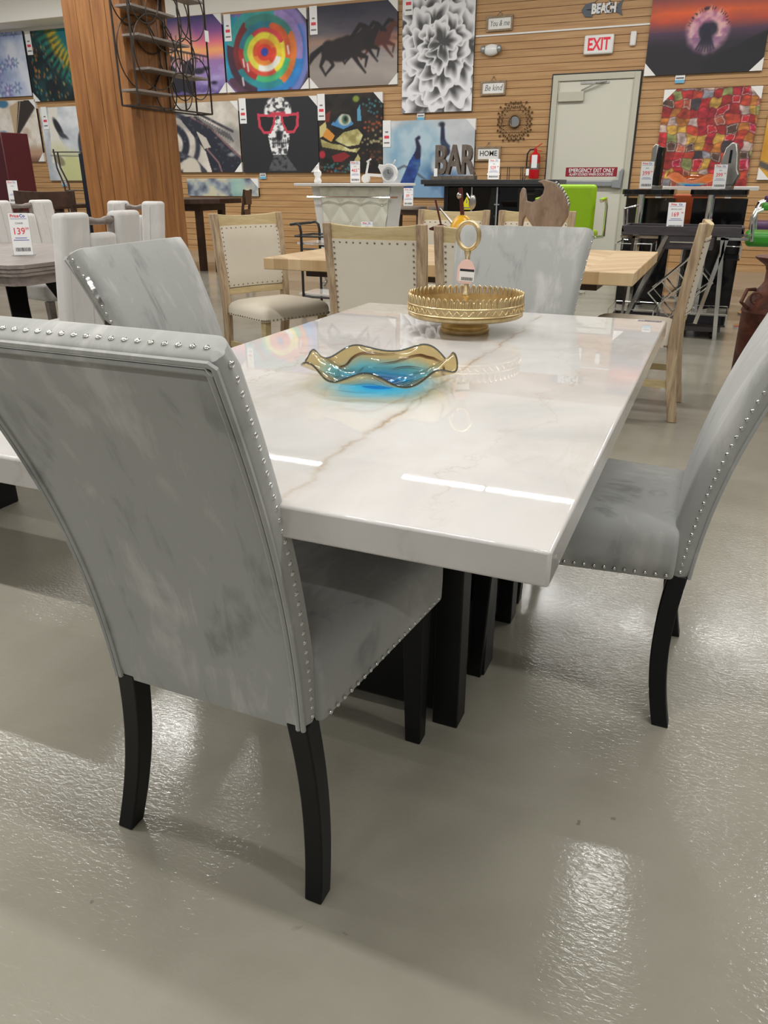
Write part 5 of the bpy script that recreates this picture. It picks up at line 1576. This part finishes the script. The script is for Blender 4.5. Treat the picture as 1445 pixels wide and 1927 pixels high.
pc = MB(); pc.box(-.10, .10, -.07, .07, 0, .07)
tag(pc.build('paper_box', M['paper'], None, bevel=.004, loc=(-3.10, 6.44, .654)), 'white box on the top shelf of the black trolley', 'box')
price_sign('white price sign on the black drinks trolley', (-2.93, 6.50, .654), R(25), .10, .17, '199', '99', 'CART', R(10))

# wooden stools under the peacock canvas
def stool(label, x, y):
    s = thing('bar_stool', label, 'stool', (x, y, 0), 0, 'brown wooden stools below the peacock canvas')
    mb = MB(); mb.prism([(.25 * math.copysign(abs(math.cos(a)) ** .6, math.cos(a)), .2 * math.copysign(abs(math.sin(a)) ** .6, math.sin(a))) for a in np.linspace(0, 2 * PI, 28, endpoint=False)], .765, .815); mb.build('seat', M['alu'] if False else plain('taupe_vinyl', rgb(140, 128, 116), .6), s, bevel=.012)
    mb = MB(); mb.box(-.22, .22, -.17, .17, .70, .764); mb.build('seat_frame', M['dark_wood'], s, bevel=.004)
    for sx in (-1, 1):
        for sy in (-1, 1): mb = MB(); mb.bar((sx * .19, sy * .14, .70), (sx * .22, sy * .17, 0), .042, .042, up=(0, 1, 0)); mb.build('leg', M['dark_wood'], s, bevel=.003)
    mb = MB(); mb.bar((-.2, -.15, .3), (.2, -.15, .3), .03, .02); mb.bar((-.2, .15, .3), (.2, .15, .3), .03, .02); mb.build('stretcher', M['dark_wood'], s)
    return s
stool('brown wooden stool carrying a price sign below the peacock canvas', -4.42, 11.35)
stool('brown wooden stool partly behind the left end of the black bar', -3.86, 11.4)
price_sign('white price sign on the wooden stool below the peacock canvas', (-4.42, 11.3, .816), R(20), .14, .25, '89', '99', 'STOOL', R(10))

# ------------------------------------------------------------------ right side: twin gloss bars, chrome cart
def gloss_bar(label, x0, x1):
    root = thing('bar_table', label, 'bar', ((x0 + x1) / 2, 8.25, 0), group='black gloss bars with chrome columns'); h = (x1 - x0) / 2
    mb = MB(); pts = [(-h, .32), (-h, -.1)] + [(-h + .06 - .06 * math.cos(a), -.1 - .12 * math.sin(a)) for a in np.linspace(0, PI / 2, 6)] + [(h - .06 + .06 * math.sin(a), -.1 - .12 * math.cos(a)) for a in np.linspace(0, PI / 2, 6)] + [(h, .32)]
    mb.prism(pts, 1.035, 1.08); mb.build('bar_top', M['black_gloss'], root, bevel=.004)
    mb = MB(); mb.prism([(-h * .96, -.02), (h * .96, -.02), (h * .96, .30), (-h * .96, .30)], 1.015, 1.032); mb.build('glass_shelf', M['dark_glass'], root, smooth=False)
    mb = MB(); mb.box(-h * .9, h * 1.02, .12, .42, 0, 1.0); mb.build('bar_body', M['black_gloss'], root, bevel=.004)
    mb = MB(); mb.cyl((-h * .25, -.05, 0), .036, .03, 1.035, 20); mb.lathe([(.13, 0), (.13, .02), (.05, .03), (0, .03)], 24, (-h * .25, -.05, 0)); mb.build('chrome_column', M['chrome'], root)
    return root
gloss_bar('black gloss bar with chrome column, left one behind the chrome cart', -.99, -.52)
gloss_bar('black gloss bar with chrome column, right one behind the chrome cart', -.38, .12)
price_sign('white 399 price sign on the left black gloss bar', (-.79, 8.20, 1.081), R(14), .115, .24, '399', '99', 'BAR', R(8))
price_sign('white 399 price sign on the right black gloss bar', (-.145, 8.20, 1.081), R(14), .115, .21, '399', '99', 'BAR', R(8))
def scul(label, x, slim):
    s = thing('silver_sculpture', label, 'ornament', (x, 8.36, 1.081), R(-20), group='silver table sculptures')
    mb = MB(); mb.box(-.05, .05, -.04, .04, 0, .03); mb.build('sculpture_base', M['silver'], s, bevel=.003)
    mb = MB()
    if slim:
        mb.prism([(-.04, .03), (.035, .03), (.04, .36), (-.01, .37), (-.02, .2)], -.03, .03, M=Matrix.Rotation(PI / 2, 4, 'X')); mb.build('dark_panel', M['black_gloss'], s, bevel=.004)
        mb = MB(); mb.prism([(-.07, .22), (-.02, .20), (-.015, .385), (-.05, .39), (-.075, .36)], -.03, .03, M=Matrix.Rotation(PI / 2, 4, 'X')); mb.build('silver_head', M['silver'], s, bevel=.008)
    else:
        mb.prism([(-.075, .10), (-.085, .24), (-.06, .35), (-.01, .395), (.035, .38), (.06, .30), (.075, .17), (.10, .12), (.06, .03), (-.02, .03)], -.03, .03, M=Matrix.Rotation(PI / 2, 4, 'X')); mb.build('silver_head', M['silver'], s, bevel=.012, seg=3)
        mb = MB(); mb.box(-.012, .008, -.036, -.031, .22, .33); mb.build('slot', M['black_gloss'], s)
    return s
scul('slim silver and black sculpture behind the price sign on the left gloss bar', -.71, True)
scul('broad silver mask sculpture on the right gloss bar', -.075, False)
ot = thing('bar_chair', 'orange bar chair seen between the two black gloss bars', 'chair', (-.40, 8.95, 0))
mb = MB(); mb.box(-.18, .2, -.04, .04, .62, 1.03); mb.build('backrest', M['orange'], ot, bevel=.02, seg=3)
mb = MB(); mb.box(-.18, .2, .0, .4, .56, .63); mb.build('seat', M['orange'], ot, bevel=.02, seg=3)
mb = MB(); mb.cyl((0, .2, 0), .03, .02, .56, 14); mb.lathe([(.2, 0), (.2, .012), (.05, .03), (0, .03)], 24, (0, .2, 0)); mb.build('pedestal', M['chrome'], ot)
wt_ = thing('console_table', 'white console table behind the black gloss bars', 'table', (-.30, 9.55, 0))
mb = MB(); mb.box(-.55, .52, -.25, .2, 1.06, 1.10); mb.build('tabletop', M['white_gloss'], wt_, bevel=.004)
for sx in (-.95, .5): mb = MB(); mb.box(sx * .48 - .03, sx * .48 + .03, -.2, .15, 0, 1.06); mb.build('end_panel', M['white_gloss'], wt_)
glass_bowl('ruffled blue and orange glass bowl on the white console table', (-.44, 9.5, 1.101), M['bowl2'], .27, .08, .11, 0, 5, .03)

cc = thing('serving_cart', 'dark wood and chrome serving cart with a crossed bottle rack', 'cart', (-.33, 6.78, 0))
cw, cd = .44, .22
mb = MB(); mb.box(-cw, cw, -cd, cd, .765, .785); mb.box(-cw, cw, -cd, -cd + .02, .785, .83); mb.box(-cw, cw, cd - .02, cd, .785, .83); mb.box(-cw, -cw + .02, -cd, cd, .785, .83); mb.box(cw - .02, cw, -cd, cd, .785, .83); mb.build('tray_top', M['charcoal_wood'], cc, bevel=.002)
mb = MB(); mb.box(-.14, .24, -cd + .005, cd - .02, .665, .764); dw_ = mb.build('drawer', M['charcoal_wood'], cc, bevel=.002)
mb = MB(); mb.tube([(-.07, -cd + .004, .72), (-.07, -cd - .02, .72), (.17, -cd - .02, .72), (.17, -cd + .004, .72)], .006, 8); mb.build('drawer_handle', M['chrome'], dw_)
mb = MB(); mb.box(-cw + .02, cw - .05, -cd, cd, .06, .12); mb.build('lower_shelf', M['charcoal_wood'], cc, bevel=.002)
for sy in (-1, 1):
    mb = MB()
    y = sy * (cd + .012)
    mb.bar((.30, y, .765), (.36, y, 0), .03, .02, up=(0, 1, 0)); mb.bar((-.10, y, .765), (-.36, y, .06), .03, .02, up=(0, 1, 0))
    mb.bar((.33, y, .755), (.20, y, .12), .028, .02, up=(0, 1, 0)); mb.bar((-.34, y, .755), (-.36, y, .12), .02, .02, up=(0, 1, 0))
    mb.bar((-cw, y, .752), (-.16, y, .752), .02, .02); mb.bar((.26, y, .752), (cw + .04, y, .752), .02, .02)
    mb.build('chrome_leg_frame', M['chrome'], cc)
mb = MB()
cx_, cz_ = .05, .38
def dia(a, b, y): return (cx_ + (a - b) * .7071, y, cz_ + (a + b) * .7071)
for y in (-cd + .03, cd - .05):
    for b in (-.13, 0, .13): mb.tube([dia(-.2, b, y), dia(.2, b, y)], .006, 6)
    for a in (-.2, -.07, .06, .19): mb.tube([dia(a, -.13, y), dia(a, .13, y)], .006, 6)
for a in (-.2, .19):
    for b in (-.13, .13): mb.tube([dia(a, b, -cd + .03), dia(a, b, cd - .05)], .006, 6)
mb.tube([dia(-.2, 0, 0), (cx_ - .14, 0, .12)], .008, 6)
mb.build('bottle_rack', M['chrome'], cc)
for z0 in (.12, .62):
    for x0, x1 in ((-cw - .03, -.12), (.10, cw - .02)):
        if z0 > .5 and x0 < 0: x0, x1 = -cw - .03, -.2
        if z0 > .5 and x0 > 0: x0, x1 = .30, cw + .0
        mb = MB()
        q = [(x0, -cd - .02, z0 + .08), (x1, -cd - .02, z0 + .08), (x1, cd, z0 + .08), (x0, cd, z0 + .08)]
        mb.tube(q, .005, 6, closed=True)
        for p in q: mb.tube([p, (p[0], p[1], z0)], .005, 6)
        mb.build('gallery_rail', M['chrome'], cc)
mb = MB(); mb.box(-cw - .03, -.12, -cd - .015, cd, .105, .12); mb.box(.12, cw - .02, -cd - .015, cd, .105, .12); mb.box(.30, cw, -cd - .01, cd, .60, .612); mb.box(-cw - .03, -.2, -cd - .01, cd, .60, .612); mb.build('glass_shelf', M['dark_glass'], cc, smooth=False)
for sx in (-1, 1):
    mb = MB(); mb.ball((sx * .34, -.15, .03), .03, 10, 8); mb.ball((sx * .34, .15, .03), .03, 10, 8); mb.build('caster', M['black_metal'], cc)
mb = MB(); mb.tube([(-cw - .0, -.05, .77), (-cw - .01, -.1, .95), (-cw + .07, -.1, .97)], .009, 8); mb.tube([(-cw - .0, .12, .77), (-cw - .01, .12, .95), (-cw + .07, .12, .97)], .009, 8); mb.build('push_handle', M['chrome'], cc)
price_sign('white 169 price sign standing on the chrome serving cart', (-.385, 6.62, .80), R(14), .125, .20, '169', '99', 'SERVING CART', R(8))

# coloured office chairs and milk can at the right edge
def arm_chair(label, x, y, z, mat, rz=0., base=True):
    s = thing('arm_chair', label, 'chair', (x, y, 0), rz, 'coloured vinyl armchairs at the right edge')
    mb = MB(); mb.box(-.25, .25, -.25, .25, z - .09, z + .02); mb.build('seat', mat, s, bevel=.04, seg=5)
    mb = MB(); mb.box(.19, .27, -.24, .24, z + .05, z + .6); mb.build('backrest', mat, s, bevel=.03, seg=4)
    for sy in (-1, 1):
        mb = MB(); mb.tube([(-.20, sy * .25, z - .05), (-.22, sy * .25, z + .1), (-.2, sy * .25, z + .17), (-.13, sy * .25, z + .2), (.22, sy * .25, z + .2)], .014, 10); a_ = mb.build('arm_tube', M['chrome'], s)
        mb = MB(); mb.bar((-.16, sy * .25, z + .205), (.22, sy * .25, z + .21), .05, .045); mb.build('arm_pad', mat, a_, bevel=.01)
    mb = MB(); mb.cyl((0, 0, 0), .03, .03, z - .09, 16); mb.lathe([(.22, 0), (.22, .012), (.05, .035), (0, .035)], 28); mb.build('pedestal', M['chrome'], s)
    return s
arm_chair('green vinyl armchair on a pedestal at the right edge', .385, 7.30, .755, M['green'])
arm_chair('purple vinyl armchair behind the green one at the right edge', .42, 8.1, .80, M['purple'])
pt = thing('pedestal_table', 'round white pedestal base on the floor behind the milk can', 'table', (.52, 9.0, 0))
mb = MB(); mb.lathe([(.0, 0), (.23, 0), (.22, .015), (.06, .035), (.035, .06), (.035, .70), (0, .70)], 32); mb.build('pedestal', M['white_gloss'], pt)
mb = MB(); mb.lathe([(0, .70), (.28, .70), (.28, .725), (0, .725)], 40); mb.build('tabletop', M['clear'], pt)
mc = thing('milk_can', 'rusty iron milk can behind the right hand grey chair', 'can', (.29, 4.62, 0))
mb = MB(); mb.lathe([(0, 0), (.155, 0), (.16, .015), (.155, .03), (.158, .50), (.164, .51), (.158, .525), (.14, .575), (.09, .635), (.075, .66), (.075, .735), (0, .735)], 36); mb.build('can_body', M['rust'], mc)
mb = MB(); mb.lathe([(.078, .72), (.082, .74), (.135, .775), (.14, .785), (.12, .79), (.05, .785), (0, .80)], 32); mb.build('can_lid', M['rust'], mc)
mb = MB(); mb.tube([(-.135, -.08, .53), (-.17, -.09, .56), (-.15, -.05, .62), (-.11, -.02, .62)], .01, 8); mb.tube(circle_pts((-.10, -.10, .585), .028, 16, 'XZ'), .006, 6, closed=True); mb.build('carry_handle', M['rust'], mc)

# ------------------------------------------------------------------ dark pub table group behind the pillar
pb_ = thing('pub_table', 'dark walnut pub table right of the timber pillar', 'table', (-7.15, 9.55, 0))
mb = MB(); mb.prism(chamfer(.80, .55, .28), .875, .935); mb.build('tabletop', M['dark_wood'], pb_, bevel=.004)
mb = MB(); mb.box(-.5, .5, -.3, .3, .78, .874); mb.build('apron', M['dark_wood'], pb_)
for sx in (-1, 1):
    for sy in (-1, 1): mb = MB(); mb.box(sx * .45 - .04, sx * .45 + .04, sy * .27 - .04, sy * .27 + .04, 0, .78); mb.build('leg', M['dark_wood'], pb_)
def ladder_chair(label, loc, rz, zs=.61, zt=1.05, seatmat='beige_fabric', group='dark walnut counter chairs'):
    s = thing('counter_chair', label, 'chair', loc, rz, group)
    for sx in (-1, 1):
        mb = MB(); mb.bar((sx * .2, -.04, 0), (sx * .2, 0, zs), .04, .035, up=(0, 1, 0)); mb.bar((sx * .2, 0, zs), (sx * .2, -.07, zt), .04, .03, up=(0, 1, 0)); mb.build('rear_leg_post', M['charcoal_wood'] if False else M['dark_wood'], s)
        mb = MB(); mb.box(sx * .2 - .02, sx * .2 + .02, .36, .4, 0, zs); mb.build('leg', M['dark_wood'], s)
    mb = MB(); mb.box(-.19, .19, -.075, -.05, zt - .19, zt - .01); mb.build('top_rail', M['dark_wood'], s, bevel=.006)
    mb = MB(); mb.box(-.19, .19, -.05, -.03, zs + .12, zs + .19); mb.build('lower_rail', M['dark_wood'], s, bevel=.004)
    mb = MB(); mb.box(-.23, .23, -.01, .42, zs - .03, zs + .03); mb.build('seat', M[seatmat], s, bevel=.02, seg=3)
    mb = MB()
    for y in (0, .38): mb.box(-.2, .2, y - .012, y + .012, .22, .25)
    mb.build('foot_rail', M['dark_wood'], s)
    return s
ladder_chair('dark walnut counter chair with its back to the right of the pub table', (-6.15, 9.55, 0), PI / 2 + R(20))
ladder_chair('dark walnut counter chair in front of the pub table beside the pillar', (-7.15, 8.72, 0), 0)
price_sign('white paper price sign nearest the pillar on the dark pub table', (-7.45, 9.32, .936), R(28), .17, .22, '', '', 'PUB SET', R(8))
price_sign('white and red price sign on the dark pub table, second from the pillar', (-7.08, 9.28, .936), R(28), .17, .24, '44', '99', 'CHAIR', R(8))
# left edge background
dt = thing('dark_table', 'dark walnut table with a chair in front, left of the pillar', 'table', (-8.40, 8.3, 0))
mb = MB(); mb.box(-.6, .6, -.4, .4, .83, .88); mb.build('tabletop', M['dark_wood'], dt, bevel=.004)
for sx in (-1, 1):
    for sy in (-1, 1): mb = MB(); mb.box(sx * .5 - .04, sx * .5 + .04, sy * .32 - .04, sy * .32 + .04, 0, .83); mb.build('leg', M['dark_wood'], dt)
dc = thing('wide_chair', 'dark walnut wide backed chair behind the pale grey chairs at the left', 'chair', (-7.43, 7.3, 0), R(0))
mb = MB(); rings = []
for k in range(9):
    x = -.46 + .92 * k / 8; by = -.05 * (1 - (x / .46) ** 2); rings.append([(x, by - .014, .88), (x, by + .014, .88), (x, by + .014, 1.04 + .012 * (x / .46) ** 2), (x, by - .014, 1.04 + .012 * (x / .46) ** 2)])
mb.loft(rings); mb.build('top_rail', M['dark_wood'], dc, bevel=.004)
mb = MB(); mb.box(-.42, .42, -.02, .02, .60, .82); mb.build('lower_rail', M['dark_wood'], dc)
mb = MB(); mb.box(-.44, .44, 0, .45, .44, .5); mb.build('seat', M['dark_wood'], dc, bevel=.01)
for sx in (-1, 1):
    for y in (0, .42): mb = MB(); mb.box(sx * .42 - .025, sx * .42 + .025, y - .025, y + .025, 0, .9 if y == 0 else .44); mb.build('leg', M['dark_wood'], dc)
rc = MB(); rc.box(-.45, .45, -.25, .25, 0, 1.80); 
tag(rc.build('wine_cabinet', M['maroon'], None, bevel=.01, loc=(-10.24, 9.25, 0)), 'dark maroon cabinet side at the far left edge', 'cabinet')
price_sign('blank white price card beside the maroon cabinet at the far left', (-8.72, 8.05, .881), R(30), .13, .28, '', '', 'TABLE', R(4))
pnl = thing('standing_panel', 'tall narrow panel with a dark edge leaning just left of the pillar', 'panel', (-7.36, 7.95, 0), R(12))
mb = MB(); mb.box(-.04, .02, -.03, .03, 0, 1.46); mb.build('dark_edge', plain('navy_edge', rgb(26, 30, 44), .4), pnl)
mb = MB(); mb.box(.02, .45, -.02, .02, 0, 1.44); mb.build('panel_face', M['pine'], pnl)
wp = thing('wire_stand', 'thin black wire stand before the grey portrait canvas', 'stand', (-9.55, 10.2, 0))
mb = MB()
mb.tube([(-.48, 0, 1.62), (-.46, 0, 1.35), (-.36, 0, 1.1), (-.34, 0, .3), (-.36, 0, 0)], .013, 6); mb.tube([(-.40, 0, 1.58), (-.39, 0, 1.36), (-.27, 0, 1.12), (-.25, 0, .3), (-.25, 0, 0)], .013, 6)
mb.tube([(-.34, 0, 1.02), (.3, 0, 1.02), (.3, 0, 0)], .013, 6); mb.tube([(-.5, 0, 1.58), (.3, 0, 1.57)], .010, 6); mb.tube([(.3, 0, 1.57), (.3, 0, 1.0)], .013, 6)
mb.build('wire_frame', M['iron'], wp)
# ------------------------------------------------------------------ ceiling lights
def fixture(x, y):
    root = thing('ceiling_light', 'white strip light hung below the ceiling', 'light fixture', (x, y, CEIL), group='fluorescent strip lights')
    mb = MB(); mb.box(-.6, .6, -.07, .07, -.06, -.001); mb.build('housing', M['white_matte'], root, bevel=.01)
    li = bpy.data.lights.new('tube_light', 'AREA'); li.shape = 'RECTANGLE'; li.size = 1.16; li.size_y = .10
    li.energy = LPOW; li.color = (1.0, .992, .972)
    lo = bpy.data.objects.new('tube_light', li); COL.objects.link(lo); lo.parent = root; lo.location = (0, 0, -.065)
    return root
LPOW = 42
for y, xs in ((9.2, (-12.2, -10.9, -9.6, -8.0, -6.75, -5.5, -3.05, -1.85, -.62, 1.0, 2.3)), (5.0, (-11.5, -9.6, -8.2, -6.9, -5.6, -4.29, -.15, 1.9, 3.2)), (.8, (-8.2, -6.9, -4.3, -3.0, -.9, .6, 2.4)), (-3.2, (-7, -4.4, -1.8, .8, 3))):
    for x in xs: fixture(x, y)

w = bpy.data.worlds.new('world'); SC.world = w; w.use_nodes = True
bg = w.node_tree.nodes['Background']; bg.inputs[0].default_value = (1.0, .995, .985, 1); bg.inputs[1].default_value = .28

# ------------------------------------------------------------------ camera
cam = bpy.data.cameras.new('camera'); co = bpy.data.objects.new('camera', cam); COL.objects.link(co)
cam.sensor_fit = 'VERTICAL'; cam.sensor_height = 36.0; cam.lens = 1430 * 36.0 / 1927
co.location = (0, 0, 1.14); co.rotation_euler = (PI / 2 - R(23.457), 0, R(23.057))
cam.clip_start = .02; cam.clip_end = 60
SC.camera = co
vs_ = SC.view_settings
vs_.view_transform = 'Standard'; vs_.look = 'None'; vs_.gamma = 1.0; vs_.exposure = -0.27; vs_.use_curve_mapping = False
SC.cycles.use_denoising = True
SC.cycles.max_bounces = 8; SC.cycles.transparent_max_bounces = 12
